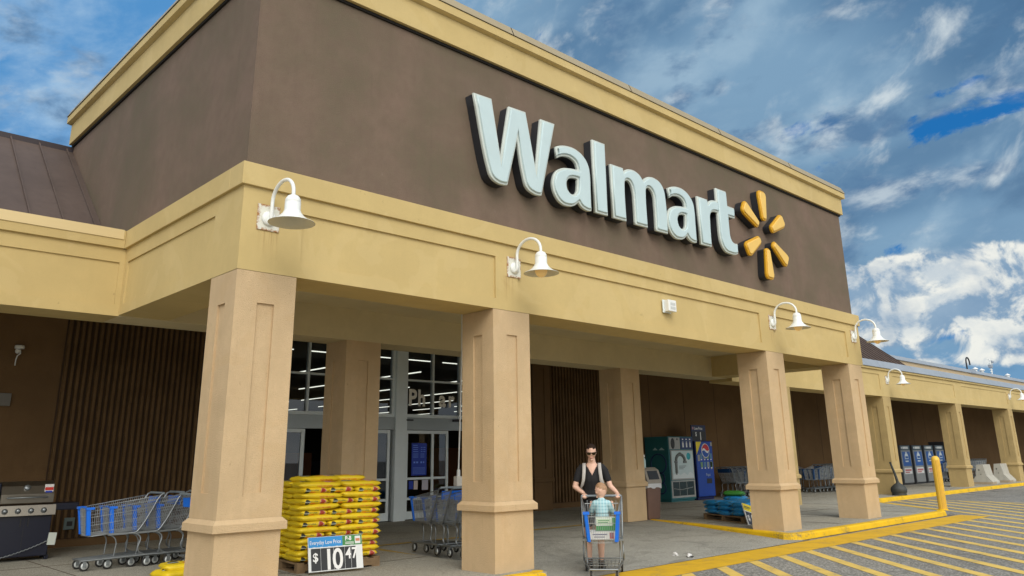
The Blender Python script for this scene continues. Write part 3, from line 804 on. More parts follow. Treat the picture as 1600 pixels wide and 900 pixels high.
for i in range(9):
    x = 7.2 + i * 1.9; h = rnd.uniform(1.2, 2.2); b = MB(); b.box(x, 15.2 + rnd.uniform(0, 2), .002, x + 1.2, 16.0 + rnd.uniform(2, 3), h); b.build('shop_shelf', shm_[i % 3], bld)
b = MB(); b.box(13.0, 12.6, .002, 13.9, 13.4, 1.75); b.build('shop_shelf', shm_[1], bld)


# ================================================================== SIGN
LET = {
 'W': [[(3.204, 6.474, 'c'), (3.551, 6.488, 'c'), (3.721, 5.61, 'c'), (3.9, 6.474, 'c'), (4.25, 6.488, 'c'), (4.443, 5.611, 'c'), (4.578, 6.470, 'c'), (4.894, 6.480, 'c'), (4.56, 5.215, 'c'), (4.526, 5.203, 's'), (4.376, 5.205, 's'), (4.244, 5.268, 's'), (4.173, 5.433, 's'), (4.062, 5.98, 'c'), (3.852, 5.215, 'c'), (3.801, 5.203, 's'), (3.663, 5.203, 's'), (3.54, 5.261, 's'), (3.475, 5.38, 's')]],
 'a': [[(4.903, 6.10, 'c'), (5.032, 6.153, 's'), (5.22, 6.186, 's'), (5.41, 6.171, 's'), (5.575, 6.093, 's'), (5.677, 5.963, 's'), (5.706, 5.8, 's'), (5.705, 5.56, 's'), (5.703, 5.205, 'c'), (5.655, 5.192, 's'), (5.544, 5.197, 's'), (5.45, 5.233, 's'), (5.397, 5.285, 'c'), (5.286, 5.204, 's'), (5.145, 5.168, 's'), (5.009, 5.178, 's'), (4.879, 5.267, 's'), (4.808, 5.421, 's'), (4.825, 5.571, 's'), (4.897, 5.688, 's'), (5.037, 5.773, 's'), (5.201, 5.812, 's'), (5.403, 5.835, 'c'), (5.361, 5.937, 's'), (5.257, 5.990, 's'), (5.117, 5.991, 's'), (5.0, 5.955, 's'), (4.918, 5.907, 'c')],
       [(5.385, 5.675, 'c'), (5.25, 5.66, 's'), (5.160, 5.61, 's'), (5.13, 5.512, 's'), (5.175, 5.416, 's'), (5.265, 5.388, 's'), (5.345, 5.435, 's'), (5.378, 5.535, 's')]],
 'l': [[(5.797, 6.470, 'c'), (6.118, 6.475, 'c'), (6.112, 5.205, 'c'), (5.799, 5.203, 'c')]],
 'm': [[(6.247, 6.152, 'c'), (6.582, 6.158, 'c'), (6.587, 6.10, 'c'), (6.669, 6.153, 's'), (6.789, 6.186, 's'), (6.933, 6.182, 's'), (7.055, 6.134, 's'), (7.127, 6.062, 'c'), (7.219, 6.136, 's'), (7.361, 6.184, 's'), (7.501, 6.186, 's'), (7.645, 6.137, 's'), (7.735, 6.03, 's'), (7.772, 5.86, 's'), (7.775, 5.207, 'c'), (7.425, 5.205, 'c'), (7.43, 5.651, 's'), (7.402, 5.873, 's'), (7.325, 5.948, 's'), (7.251, 5.955, 's'), (7.205, 5.914, 's'), (7.190, 5.824, 's'), (7.186, 5.207, 'c'), (6.84, 5.205, 'c'), (6.838, 5.587, 's'), (6.822, 5.801, 's'), (6.756, 5.933, 's'), (6.675, 5.958, 's'), (6.618, 5.922, 's'), (6.602, 5.83, 's'), (6.600, 5.207, 'c'), (6.251, 5.205, 'c')]],
 'r': [[(8.815, 6.150, 'c'), (9.155, 6.154, 'c'), (9.158, 6.074, 'c'), (9.266, 6.155, 's'), (9.391, 6.188, 's'), (9.543, 6.190, 'c'), (9.530, 5.955, 'c'), (9.374, 5.951, 's'), (9.275, 5.92, 's'), (9.214, 5.843, 's'), (9.196, 5.713, 's'), (9.178, 5.207, 'c'), (8.82, 5.203, 'c')]],
 't': [[(9.502, 6.470, 'c'), (9.868, 6.476, 'c'), (9.872, 6.180, 'c'), (10.13, 6.180, 'c'), (10.115, 5.957, 'c'), (9.878, 5.952, 'c'), (9.875, 5.688, 's'), (9.896, 5.507, 's'), (9.98, 5.44, 's'), (10.13, 5.437, 'c'), (10.118, 5.228, 'c'), (10.037, 5.199, 's'), (9.838, 5.185, 's'), (9.659, 5.215, 's'), (9.535, 5.347, 's'), (9.492, 5.529, 's'), (9.49, 5.666, 'c')]],
}
sign = thing('store_sign', 'row of big raised white letters with a yellow six-petal burst on the brown upper wall', 'sign', (3.2, TY0, 5.2))
m_face = mat('sign_white_face', (.50, .63, .66), .3, .03, 3, spec=.5)
m_rim = mat('sign_white_rim', (.54, .60, .57), .4, .05, 5)
m_ret = mat('sign_black_return', (.018, .02, .026), .6)
m_yface = mat('sign_yellow_face', (.80, .52, .12), .35, .04, 4)
m_yrim = mat('sign_yellow_rim', (.62, .33, .008), .4, .06, 6)
def channel(name, cont, y_wall, dep, mf, mr, parent):
    off = V((-3.2, 0, -5.2))
    def place(me, y):
        me.transform(M.Translation((off.x, y, off.z))); return me
    me = place(curve_mesh(cont, .012, .012, -.048), -dep - .006); me.materials.append(mf)
    o = obj(name, me, parent)
    me = place(curve_mesh(cont, .016, .010, -.010), -dep + .022); me.materials.append(mr); obj('rim', me, o)
    me = place(curve_mesh(cont, (dep - .03) / 2, 0, -.006), -(dep - .03) / 2 - .006); me.materials.append(m_ret); obj('return', me, o)
    return o
sh = lambda c, dx_: [[(p[0] + dx_, p[1], p[2]) for p in q_] for q_ in c]
for ch, cont in (('W', LET['W']), ('a', LET['a']), ('l', LET['l']), ('m', LET['m']), ('a', sh(LET['a'], 2.976)), ('r', LET['r']), ('t', LET['t'])):
    o = channel('letter', cont, TY0, .20, m_face, m_rim, sign)
# maker's plates on the black returns
SPX, SPZ = 11.33, 5.855
for k in range(6):
    a = R(90 + 60 * k); ca, sa = cos(a), sin(a)
    prof = [(.33, .08), (.30, .0), (.33, -.08), (.40, -.10), (.86, -.158), (.945, -.12), (.965, 0), (.945, .12), (.86, .158), (.40, .10)]
    cont = [[(SPX + r_ * ca - t_ * sa, SPZ + r_ * sa + t_ * ca, 's' if abs(t_) < .14 and r_ > .9 or r_ < .36 else 'c') for (r_, t_) in prof][::-1]]
    channel('burst_petal', cont, TY0, .20, m_yface, m_yrim, sign)

# ================================================================== LAMPS ON THE FASCIA
m_lamp = mat('white_enamel', (.80, .83, .82), .28, .04, 10)
m_lampin = mat('lamp_inner', (.62, .60, .50), .5)
m_bulb = mat('amber_bulb', (.80, .55, .22), .3, .0, 5, emit=(1, .62, .22), estr=.12)
m_plate = bpy.data.materials.new('rusty_white_plate'); m_plate.use_nodes = True
t = NT(m_plate.node_tree); p = t.n['Principled BSDF']; ov = t.new('ShaderNodeTexCoord').outputs['Object']
ox, oy, oz = t.sep(ov)
edge_ = t.m('MAXIMUM', t.m('ABSOLUTE', t.m('MULTIPLY', ox, 7.2)), t.m('ABSOLUTE', t.m('MULTIPLY', oz, 6.6)))
rn = t.m('ADD', t.m('MULTIPLY', edge_, .5), t.m('MULTIPLY', t.noise(ov, 22, 6, .7), .75))
t.put(p.inputs['Base Color'], t.mix(t.ramp(rn, .74, .92), (.70, .70, .62), (.33, .14, .035))); p.inputs['Roughness'].default_value = .55
def make_lamp():
    o = thing('wall_lamp', 'x', 'lamp', (0, 0, 0), 0, 'gooseneck lamps along the fascia')
    b = MB(); b.box(-.135, -.012, -.15, .135, 0, .15); b.build('back_plate', m_plate, o, .004)
    b = MB(); b.lathe([(.001, 0), (.085, 0), (.085, .02), (.06, .035), (.001, .035)], (0, -.012, -.01), 18, mat=M.Rotation(pi / 2, 3, 'X'))
    P_ = [(0, -.03, -.06), (0, -.065, -.055), (0, -.075, .0)] + [(0, -.075 - .24 + .24 * cos(a), .165 + .20 * sin(a)) for a in [pi * i / 14 for i in range(15)]] + [(0, -.555, .13)]
    b.tube(P_, .021, 10); b.build('arm', m_lamp, o)
    b = MB(); cz = (0, -.555, 0)
    b.lathe([(.001, .135), (.03, .133), (.06, .118), (.08, .085), (.085, .05), (.082, .045), (.085, .04), (.085, -.04), (.10, -.075), (.135, -.115), (.18, -.15), (.242, -.176), (.248, -.182)], cz, 28)
    b.lathe([(.248, -.182), (.242, -.184), (.18, -.158), (.13, -.122), (.09, -.08), (.07, -.03), (.001, -.02)], cz, 28, 1)
    b.build('lamp_shade', [m_lamp, m_lampin], o)
    b = MB(); b.sphere((0, -.555, -.145), .085, .085, .095, 16, 10); b.build('bulb', m_bulb, o)
    return o
lamp0 = make_lamp()
lamps = [(.31, 0, 4.045, 'white gooseneck lamp with rusty plate nearest the porch corner, above the first pillar'),
         (4.12, 0, 4.06, 'white gooseneck lamp with rust streaks, above the second porch pillar'),
         (11.52, 0, 4.03, 'white gooseneck lamp beside the small white box, above the third porch pillar'),
         (15.40, 0, 4.10, 'white gooseneck lamp at the far right end of the porch fascia, against the dark roof'),
         (26.28, YW, 3.93, 'small white gooseneck lamp on the side wing just past the porch'),
         (40.9, YW, 3.92, 'farthest small white gooseneck lamp on the side wing fascia')]
for i, (x, y, z, lb) in enumerate(lamps):
    if i == 0:
        lamp0.location = (x, y - .001, z); lamp0['label'] = lb
    else: copy_tree(lamp0, (x, y - .001, z), 0, lb)
for ch in list(lamp0.children):
    if ch.name.startswith('bulb'): bpy.data.objects.remove(ch)
# small boxes
def boxthing(name, lb, cat, loc, parts, rz=0, group=None):
    o = thing(name, lb, cat, loc, rz, group)
    for (n_, fn, m_, bev) in parts:
        q_ = MB(); fn(q_); q_.build(n_, m_, o, bev)
    return o
boxthing('alarm_box', 'small white siren box on the beige fascia between two gooseneck lamps', 'alarm box', (7.84, 0, 3.93),
         [('housing', lambda q_: q_.box(-.10, -.115, -.10, .13, -.012, .105), m_white, .012),
          ('back_plate', lambda q_: q_.box(-.13, -.012, -.115, .10, 0, .11), m_alu, 0),
          ('strobe_lens', lambda q_: (q_.box(-.05, -.119, -.06, .09, -.114, -.015), q_.box(-.05, -.119, .01, .09, -.114, .055)), mat('grey_lens', (.55, .57, .56), .3), 0)])
boxthing('security_camera', 'white dome camera with a curled cable on the brown wall at far left', 'camera', (-.20, WY, 3.43),
         [('mount', lambda q_: q_.lathe([(.001, .05), (.075, .05), (.08, .02), (.075, -.01), (.001, -.012)], (0, -.085, 0), 16), m_white, 0),
          ('dome', lambda q_: q_.sphere((-.02, -.085, -.05), .045, .045, .05), m_white, 0),
          ('bracket', lambda q_: q_.box(-.03, -.08, .0, .03, 0, .04), m_white, 0),
          ('cable', lambda q_: q_.tube([(.02, -.07, -.03), (.03, -.07, -.09), (-.01, -.06, -.13), (-.02, -.03, -.2), (-.015, -.012, -.3)], .011, 6), m_white, 0)])
boxthing('junction_box', 'flat grey metal box on the brown wall at the left edge', 'electrical box', (-.36, WY, 2.53),
         [('cover', lambda q_: q_.box(-.16, -.05, -.11, .16, 0, .11), mat('grey_box', (.16, .15, .13), .5), .006),
          ('lock', lambda q_: q_.lathe([(.001, .012), (.03, .012), (.035, 0)], (-.08, -.05, -.04), 12, mat=M.Rotation(pi / 2, 3, 'X')), m_chrome, 0)])
boxthing('outlet_box', 'small teal-grey outlet cover low on the ribbed wall beside the barbecue', 'outlet', (1.0, WY - .06, .40),
         [('cover', lambda q_: q_.box(-.085, -.035, -.10, .085, .04, .10), mat('teal_grey', (.12, .17, .17), .5), .008),
          ('socket', lambda q_: q_.box(-.045, -.042, -.04, .045, -.034, .04), m_black, 0)])
# hanging electric cord with a box beside the second pillar
boxthing('hanging_cord', 'white cord hanging from the porch ceiling with an outlet box beside the second pillar', 'cord', (5.3, 2.6, 1.06),
         [('cord', lambda q_: q_.tube([(.035, 0, 2.885), (.03, 0, 2.0), (0, 0, 1.0), (-.03, 0, .18)], .013, 6), m_white, 0),
          ('outlet_box', lambda q_: q_.box(-.10, -.045, -.085, .085, .045, .075), mat('cream_box', (.62, .60, .55), .5), .008),
          ('strain_relief', lambda q_: q_.lathe([(.015, .19), (.03, .17), (.03, .08), (.045, .075)], (-.03, 0, 0), 10), m_white, 0)])
# roof-top pieces far right
boxthing('vent_pipe', 'dark gooseneck vent pipe rising from the far roof', 'vent pipe', (55.9, 9.55, 6.4),
         [('pipe', lambda q_: q_.tube([(-.35, 0, 0), (-.35, 0, .75)] + [(.0 - .35 * cos(a), 0, .75 + .35 * sin(a)) for a in [pi * i / 10 for i in range(11)]] + [(.35, 0, .62)], .05, 8), m_black, 0),
          ('flange', lambda q_: q_.box(-.6, -.25, 0, .55, .1, .27), m_greymetal, .01)])
boxthing('roof_antenna', 'pale antenna mast with crossbars on the far roof', 'antenna', (60.8, 9.55, 6.4),
         [('mast', lambda q_: q_.tube([(0, 0, 0), (0, 0, 1.35)], .045, 8), m_white, 0),
          ('crossbar', lambda q_: [q_.tube([(-w_, 0, z_), (w_, 0, z_)], .03, 6) for (w_, z_) in ((.5, 1.3), (.42, 1.05), (.3, .6), (.25, .45))], m_white, 0),
          ('receiver', lambda q_: (q_.box(-.2, -.12, .72, .1, .12, .95), q_.box(.3, -.1, 1.1, .55, .1, 1.25)), m_greymetal, .02)])
for i, (x, lb) in enumerate([(57.2, 'small white roof vent just right of the dark gooseneck pipe'), (58.6, 'white capped roof vent between the gooseneck pipe and the antenna'), (64.5, 'white roof vent to the right of the antenna')]):
    boxthing('roof_vent', lb, 'roof vent', (x, 9.55, 6.4),
             [('stack', lambda q_: q_.lathe([(.12, 0), (.12, .38), (.001, .38)], n=12), m_white, 0),
              ('cap', lambda q_: q_.lathe([(.001, .55), (.2, .42), (.2, .38), (.001, .38)], n=12), m_white, 0)], group='white vents on the far roof')

# ================================================================== BOLLARD, BARRIERS, ASH STAND
o = thing('bollard', 'thick yellow safety post standing on the kerb point', 'bollard', (18.72, -.27, 0))
m_ybol = mat('bollard_yellow', (.80, .50, .06), .45, .05, 4, .15, 30)
b = MB(); b.lathe([(.10, 0), (.10, 1.19), (.097, 1.235), (.08, 1.275), (.05, 1.30), (.001, 1.31)], n=24); b.build('sleeve', m_ybol, o)
b = MB(); b.lathe([(.125, 0), (.12, .02), (.102, .025)], n=24); b.build('base_collar', m_ykerb, o)
b = MB()
for a in (200, 215, 230, 250): b.box(.098, -.006, .02, .1035, .006, 1.2, mat=M.Rotation(R(a), 4, 'Z'))
b.build('sleeve_groove', mat('dark_yellow', (.55, .32, .03), .6), o)
m_conc = mat('barrier_concrete', (.42, .41, .36), .9, .12, 3, .4, 60, streak=.2)
m_concd = mat('barrier_concrete_dirty', (.36, .29, .20), .9, .15, 4)
def barrier(x, y, rz, lb):
    o = thing('jersey_barrier', lb, 'concrete barrier', (x, y, 0), rz, 'concrete barriers under the colonnade')
    prof = [(-.42, 0.0), (-.42, .10), (-.20, .36), (-.13, .82), (.13, .82), (.20, .36), (.42, .10), (.42, 0)]
    b = MB(); b.prism(prof[:], 0, 1.5, 'y'); b.build('barrier_body', m_conc, o, .015)
    b = MB(); b.prism([(-.423, .0), (-.423, .10), (.423, .10), (.423, 0)], -.004, .8, 'y'); b.build('dirty_foot', m_concd, o, .01)
    b = MB(); b.tube([(-.05, -.004, .60), (-.05, .02, .60)], .03, 10); b.tube([(.0, -.004, .42), (.0, .02, .42)], .02, 10); b.build('lifting_hole', m_black, o)
barrier(36.15, 3.98, R(-84), 'pale concrete barrier end just right of the sixth pillar')
barrier(38.6, 3.98, R(-84), 'pale concrete barrier end nearer the last pillar in the picture')
o = thing('ash_stand', 'dark grey bottle-shaped cigarette bin with a long neck, beside the wing pillar', 'ash bin', (25.30, 3.32, 0))
m_ash = mat('ash_plastic', (.045, .05, .048), .6, .15, 8)
b = MB(); b.lathe([(.001, 0), (.23, 0), (.235, .03), (.225, .06), (.225, .08), (.25, .10), (.26, .2), (.24, .26), (.16, .34), (.08, .39), (.06, .42)], n=24); b.build('base', m_ash, o)
b = MB(); b.tube([(0, 0, .40), (-.05, .04, .7), (-.14, .1, 1.05)], [.05, .04, .032], 12); b.build('neck', m_ash, o)
b = MB(); b.tube([(-.14, .1, 1.045), (-.15, .105, 1.09)], [.036, .03], 12); b.build('cap', m_black, o)
for (x, y, rz, lb, L_) in [(7.50, -.34, .3, 'small crushed white cup with a dark lid lying on the concrete ramp', .06), (7.50, -.07, 1.2, 'scrap of white paper lying on the concrete ramp', .05)]:
    o = thing('litter', lb, 'litter', (x, y, -.104), rz)
    b = MB(); b.tube([(-L_, 0, .022), (-L_ * .3, .01, .03), (L_, 0, .02)], [.018, .03, .022], 8); b.build('scrap', m_paper, o)
    b = MB(); b.box(-L_ * .4, -.05, .004, L_ * .9, .045, .012); b.build('flap', m_paper if 'paper' in lb else m_black, o)

# ================================================================== SHOPPING CARTS
def arc(p0, p1, p2, n=5):
    p0, p1, p2 = V(p0), V(p1), V(p2)
    return [p0 * (1 - t_) ** 2 + p1 * 2 * t_ * (1 - t_) + p2 * t_ ** 2 for t_ in [i / n for i in range(n + 1)]]
def make_cart(wire_n=1.0, detail=True, flap=None, bumper=None):
    """faces +X; origin on the floor under the rear axle"""
    o = thing('shopping_cart', 'x', 'shopping cart')
    # basket corner functions: s along length 0 rear..1 front, side -1..1, t height 0..1
    def bp_(s, sd_, t_):
        xb, xt = .10 + .70 * s, -.06 + .91 * s
        zb, zt = .50 - .05 * s, .955 - .135 * s
        wb, wt = .235 - .06 * s, .275 - .065 * s
        x = xb + (xt - xb) * t_; z = zb + (zt - zb) * t_; w_ = wb + (wt - wb) * t_
        return V((x, sd_ * w_, z))
    b = MB(); r_ = .0029
    ns = int(30 * wire_n); nf = int(16 * wire_n)
    for sd_ in (-1, 1):
        for i in range(ns + 1): b.tube([bp_(i / ns, sd_, 0), bp_(i / ns, sd_, 1)], r_, 3, caps=False)
        for t_ in (.12, .38, .66, .88): b.tube([bp_(0, sd_, t_), bp_(1, sd_, t_)], r_ * 1.25, 4, caps=False)
    for i in range(nf + 1):
        u = -1 + 2 * i / nf
        b.tube([bp_(1, u, 0), bp_(1, u, 1)], r_, 3, caps=False)
        b.tube([bp_(0, u, 0), bp_(1, u, 0)], r_, 3, caps=False)
        if i % 2 == 0: b.tube([bp_(0, u, .05), bp_(0, u, .96)], r_, 3, caps=False)
    for t_ in (.12, .38, .66, .88): b.tube([bp_(1, -1, t_), bp_(1, 1, t_)], r_ * 1.25, 4, caps=False)
    for s in (0, .2, .4, .6, .8, 1): b.tube([bp_(s, -1, 0), bp_(s, 1, 0)], r_ * 1.4, 4, caps=False)
    b.build('basket', m_wire, o)
    b = MB()
    b.tube([bp_(0, -1, 1), bp_(1, -1, 1), bp_(1, 1, 1), bp_(0, 1, 1)], .0075, 6)
    b.tube([bp_(0, -1, 0), bp_(1, -1, 0), bp_(1, 1, 0), bp_(0, 1, 0)], .0075, 6, closed=True)
    for sd_ in (-1, 1):
        y = sd_
        P_ = [(-.135, .285 * y, .985), (-.10, .285 * y, .975)] + arc((-.05, .283 * y, .90), (.13, .27 * y, .50), (.20, .262 * y, .47), 6) + [(.55, .22 * y, .452)]
        b.tube(P_, .0125, 7)
        P_ = [(.50, .225 * y, .455), (.24, .258 * y, .462)] + arc((.20, .262 * y, .455), (.10, .27 * y, .42), (.13, .272 * y, .34), 4) + arc((.15, .272 * y, .28), (.17, .275 * y, .20), (.05, .27 * y, .165), 5)
        b.tube(P_, .0115, 7)
        P_ = [(.52, .222 * y, .45)] + arc((.47, .225 * y, .42), (.42, .225 * y, .36), (.44, .225 * y, .28), 4) + [(.45, .22 * y, .17)]
        b.tube(P_, .0095, 6)
        b.tube([(-.08, .275 * y, .165), (.05, .272 * y, .16), (.86, .18 * y, .135)], .0125, 7)
    b.tube([(.86, -.18, .135), (.86, .18, .135)], .0125, 7)
    b.tube([(-.08, -.275, .165), (-.08, .275, .165)], .010, 6)
    for i in range(9):
        u = -.17 + i * .0425; b.tube([(-.04, u * 1.3, .158), (.86, u * .98, .135)], .0045, 4, caps=False)
    for x in (.1, .3, .5): b.tube([(x, -.26 + x * .12, .156 - x * .03), (x, .26 - x * .12, .156 - x * .03)], .006, 5)
    b.box(.30, -.27, .452, .56, -.215, .478); b.box(.30, .215, .452, .56, .27, .478)
    b.build('frame', m_chrome, o)
    b = MB(); b.tube([(-.135, -.285, .985), (-.135, -.27, .99), (-.135, .27, .99), (-.135, .285, .985)], .017, 10); b.build('handle', m_hgrey, o)
    for sd_ in (-1, 1):
        b = MB()
        P0, P1 = bp_(1, sd_, .04), bp_(1, sd_, .98)
        q0 = P0 + V((.012, sd_ * .006, 0)); q1 = P1 + V((.012, sd_ * .006, 0))
        for (pa, pb) in ((q0, q1),):
            a_ = V((.014, 0, 0)); c_ = V((0, sd_ * .018, 0)); e_ = V((-.035, sd_ * .008, 0)); f_ = V((0, -sd_ * .028, 0))
            ring_ = lambda P_: [P_ + a_ + f_, P_ + a_ + c_ * .6, P_ + c_, P_ + c_ + e_, P_ + e_ - c_ * .4, P_ - a_ * .2 - c_ * .4, P_ - a_ * .2 + f_]
            A_, B_ = ring_(pa), ring_(pb); n_ = len(A_)
            b.add(A_ + B_, [(i, (i + 1) % n_, n_ + (i + 1) % n_, n_ + i) for i in range(n_)] + [tuple(range(n_))[::-1], tuple(range(n_, 2 * n_))])
        t0 = q1 + V((-.03, -sd_ * .012, .004)); b.box(t0.x - .055, t0.y - .042, t0.z - .012, t0.x + .052, t0.y + .042, t0.z + .02)
        b.build('corner_bumper', bumper or m_blue, o)
    b = MB()
    if flap: b.box(-.03, -.235, .82, -.02, .235, .945, mat=M.Rotation(R(-5), 4, 'Y'))
    else:
        for i in range(12): u = -.23 + .46 * i / 11; b.tube([(.12, u, .62), (.11, u, .90)], .0024, 3, caps=False)
        b.tube([(.11, -.235, .90), (.11, .235, .90)], .006, 5)
    b.build('seat_flap', flap or m_wire, o)
    for (x, y, steer) in ((0, .245, 0), (0, -.245, 0), (.80, .165, 1), (.80, -.165, 1)):
        b = MB()
        for sd_ in (-1, 1): b.box(x - .02, y + sd_ * .022 - .003, .05, x + .025, y + sd_ * .022 + .003, .135)
        b.box(x - .025, y - .026, .128, x + .03, y + .026, .142)
        c_ = b.build('caster', m_chrome, o)
        b = MB(); b.lathe([(.046, -.013), (.064, -.013), (.068, -.006), (.068, .006), (.064, .013), (.046, .013)], (x, y, .068), 18, mat=M.Rotation(pi / 2, 3, 'X')); b.build('tyre', m_rubber, c_)
        b = MB(); b.lathe([(.001, -.015), (.018, -.016), (.02, -.012), (.047, -.0125), (.047, .0125), (.02, .012), (.018, .016), (.001, .015)], (x, y, .068), 18, mat=M.Rotation(pi / 2, 3, 'X')); b.build('wheel_hub', m_wheel, c_)
    return o
m_hgrey = mat('handle_grey', (.20, .24, .27), .45)
m_blue_shade = mat('shaded_blue_plastic', (.006, .055, .17), .45)  # cart blue darkened so the colour carries canopy shade on far rows
cart_woman = make_cart(); cart0 = make_cart(flap=m_blue); cart_dark = make_cart(flap=m_blue_shade, bumper=m_blue_shade); used_dark = [False]
used_cart = [False]
def put_cart(x, y, rz, label, group=None, z=0, dark=False):
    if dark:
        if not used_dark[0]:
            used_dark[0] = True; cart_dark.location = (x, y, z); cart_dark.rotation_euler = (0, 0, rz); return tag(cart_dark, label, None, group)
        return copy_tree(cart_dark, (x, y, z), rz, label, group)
    if not used_cart[0]:
        used_cart[0] = True; cart0.location = (x, y, z); cart0.rotation_euler = (0, 0, rz); cart0['label'] = label
        if group: cart0['group'] = group
        return cart0
    c_ = copy_tree(cart0, (x, y, z), rz, label, group)
    if not group and 'group' in c_: del c_['group']
    return c_
ORD = ['first', 'second', 'third', 'fourth', 'fifth', 'sixth', 'seventh', 'eighth', 'ninth', 'tenth', 'eleventh', 'twelfth', 'thirteenth', 'fourteenth', 'fifteenth', 'sixteenth', 'seventeenth', 'eighteenth', 'nineteenth', 'twentieth']
HC = R(220)
CARTP = V((5.46, -.33, -.113))
cart_woman.location = CARTP; cart_woman.rotation_euler = (0, 0, HC); cart_woman['label'] = 'shopping cart with blue corner posts pushed by the woman, carrying the toddler'
for i, x in enumerate((1.02, 1.32, 1.63, 1.96)):
    put_cart(x, 4.72 + .012 * i, pi + .015 * (i - 1.5), '%s cart from the left in the nested row by the ribbed wall' % ORD[i], 'carts nested by the ribbed wall')
put_cart(1.33, 3.62, R(4), 'grey cart with blue handle mostly hidden behind the nearest pillar', None)
for i in range(3):
    put_cart(4.72 - .01 * i, 2.12 - .32 * i, R(84), '%s cart from the doors in the short nest beside the second pillar' % ORD[i], 'carts nested beside the second pillar')
for i in range(15):
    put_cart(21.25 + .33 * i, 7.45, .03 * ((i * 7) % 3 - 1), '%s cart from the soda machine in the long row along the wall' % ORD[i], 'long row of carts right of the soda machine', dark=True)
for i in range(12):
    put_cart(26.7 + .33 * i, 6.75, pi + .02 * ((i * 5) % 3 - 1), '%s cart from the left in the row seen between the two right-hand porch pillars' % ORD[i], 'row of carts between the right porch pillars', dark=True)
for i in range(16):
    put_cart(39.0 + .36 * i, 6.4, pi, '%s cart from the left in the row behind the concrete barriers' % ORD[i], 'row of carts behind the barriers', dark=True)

# ================================================================== BARBECUE
grill = thing('gas_grill', 'stainless steel barbecue with four knobs and dark cabinet chained by the brown wall', 'barbecue', (-.08, 6.92, 0), R(-6))
m_steel = mat('brushed_steel', (.27, .25, .215), .32, .08, 3, metal=.9)
m_navy = mat('dark_navy_steel', (.006, .008, .022), .3)
b = MB(); b.prism([(-.26, .84), (-.27, .98), (-.20, 1.10), (-.05, 1.17), (.12, 1.16), (.22, 1.05), (.24, .84)], -.36, .36, 'x'); b.build('lid', m_steel, grill, .01)
lid = grill.children[0]
b = MB(); b.tube([(-.27, -.31, .93), (-.27, -.34, .93), (.27, -.34, .93), (.27, -.31, .93)], .013, 8); b.box(-.28, -.33, .92, -.255, -.26, .94); b.box(.255, -.33, .92, .28, -.26, .94); b.build('lid_handle', m_chrome, lid)
b = MB(); b.lathe([(.001, .03), (.035, .03), (.045, .02), (.045, -.02)], (-.02, -.225, 1.075), 16, mat=M.Rotation(R(68), 3, 'X')); b.build('thermometer', m_chrome, lid)
b = MB(); b.box(.22, -.235, 1.0, .345, -.228, 1.125, 0, mat=M.Translation((0, -.02, -.005)) @ M.Identity(4)); b.box(.225, -.262, 1.03, .34, -.256, 1.075, 1); b.box(.235, -.262, .99, .33, -.256, 1.02, 2)
b.build('price_tag', [m_paper, mat('red_ink', (.62, .03, .02), .6), m_poster_blue], lid)
b = MB(); b.prism([(-.36, .66), (-.33, .82), (.2, .82), (.2, .66)], -.40, .40, 'x'); cp = b.build('control_panel', m_steel, grill, .006)
for i in range(4):
    b = MB(); x = -.29 + .175 * i
    b.lathe([(.001, .05), (.022, .05), (.026, .045), (.028, .012), (.042, .008), (.042, -.01)], (x, -.348, .735), 16, mat=M.Rotation(R(80), 3, 'X')); b.build('knob', m_chrome, cp)
b = MB(); b.box(-.37, -.28, .06, .37, .24, .66); b.box(-.40, -.24, .0, -.34, -.18, .07); b.box(.34, -.24, 0, .40, -.18, .07); b.box(-.40, .15, 0, -.34, .2, .07); b.box(.34, .15, 0, .4, .2, .07); cab = b.build('cabinet', m_navy, grill, .01)
b = MB(); b.box(-.003, -.284, .08, .003, -.279, .65); b.box(-.06, -.30, .5, -.045, -.28, .62); b.box(.045, -.30, .5, .06, -.28, .62); b.build('cabinet_door', m_black, cab)
b = MB(); b.box(.37, -.26, .72, .74, .2, .83); b.build('side_shelf', m_navy, grill, .015)
b = MB(); b.box(-.70, -.26, .72, -.37, .2, 1.16); b.build('side_shelf', m_navy, grill, .02)
b = MB(); b.box(.33, -.315, .24, .44, -.28, .42, mat=M.Rotation(R(4), 4, 'Y')); b.build('paper_tag', mat('tag_paper', (.55, .60, .55), .7), grill)
ch = MB()
for i in range(46):
    s = i / 45; p0 = V((.36 - 1.15 * s, -.30 - .15 * s, .26 * (1 - s) ** 2 + .02)); p1 = V((.36 - 1.15 * (s + .026), -.30 - .15 * (s + .026), .26 * (1 - s - .026) ** 2 + .02))
    ch.tube([p0, (p0 + p1) / 2 + V((0, 0, .007 if i % 2 else -.003)), p1], .008, 5)
ch.build('chain', m_chrome, grill)

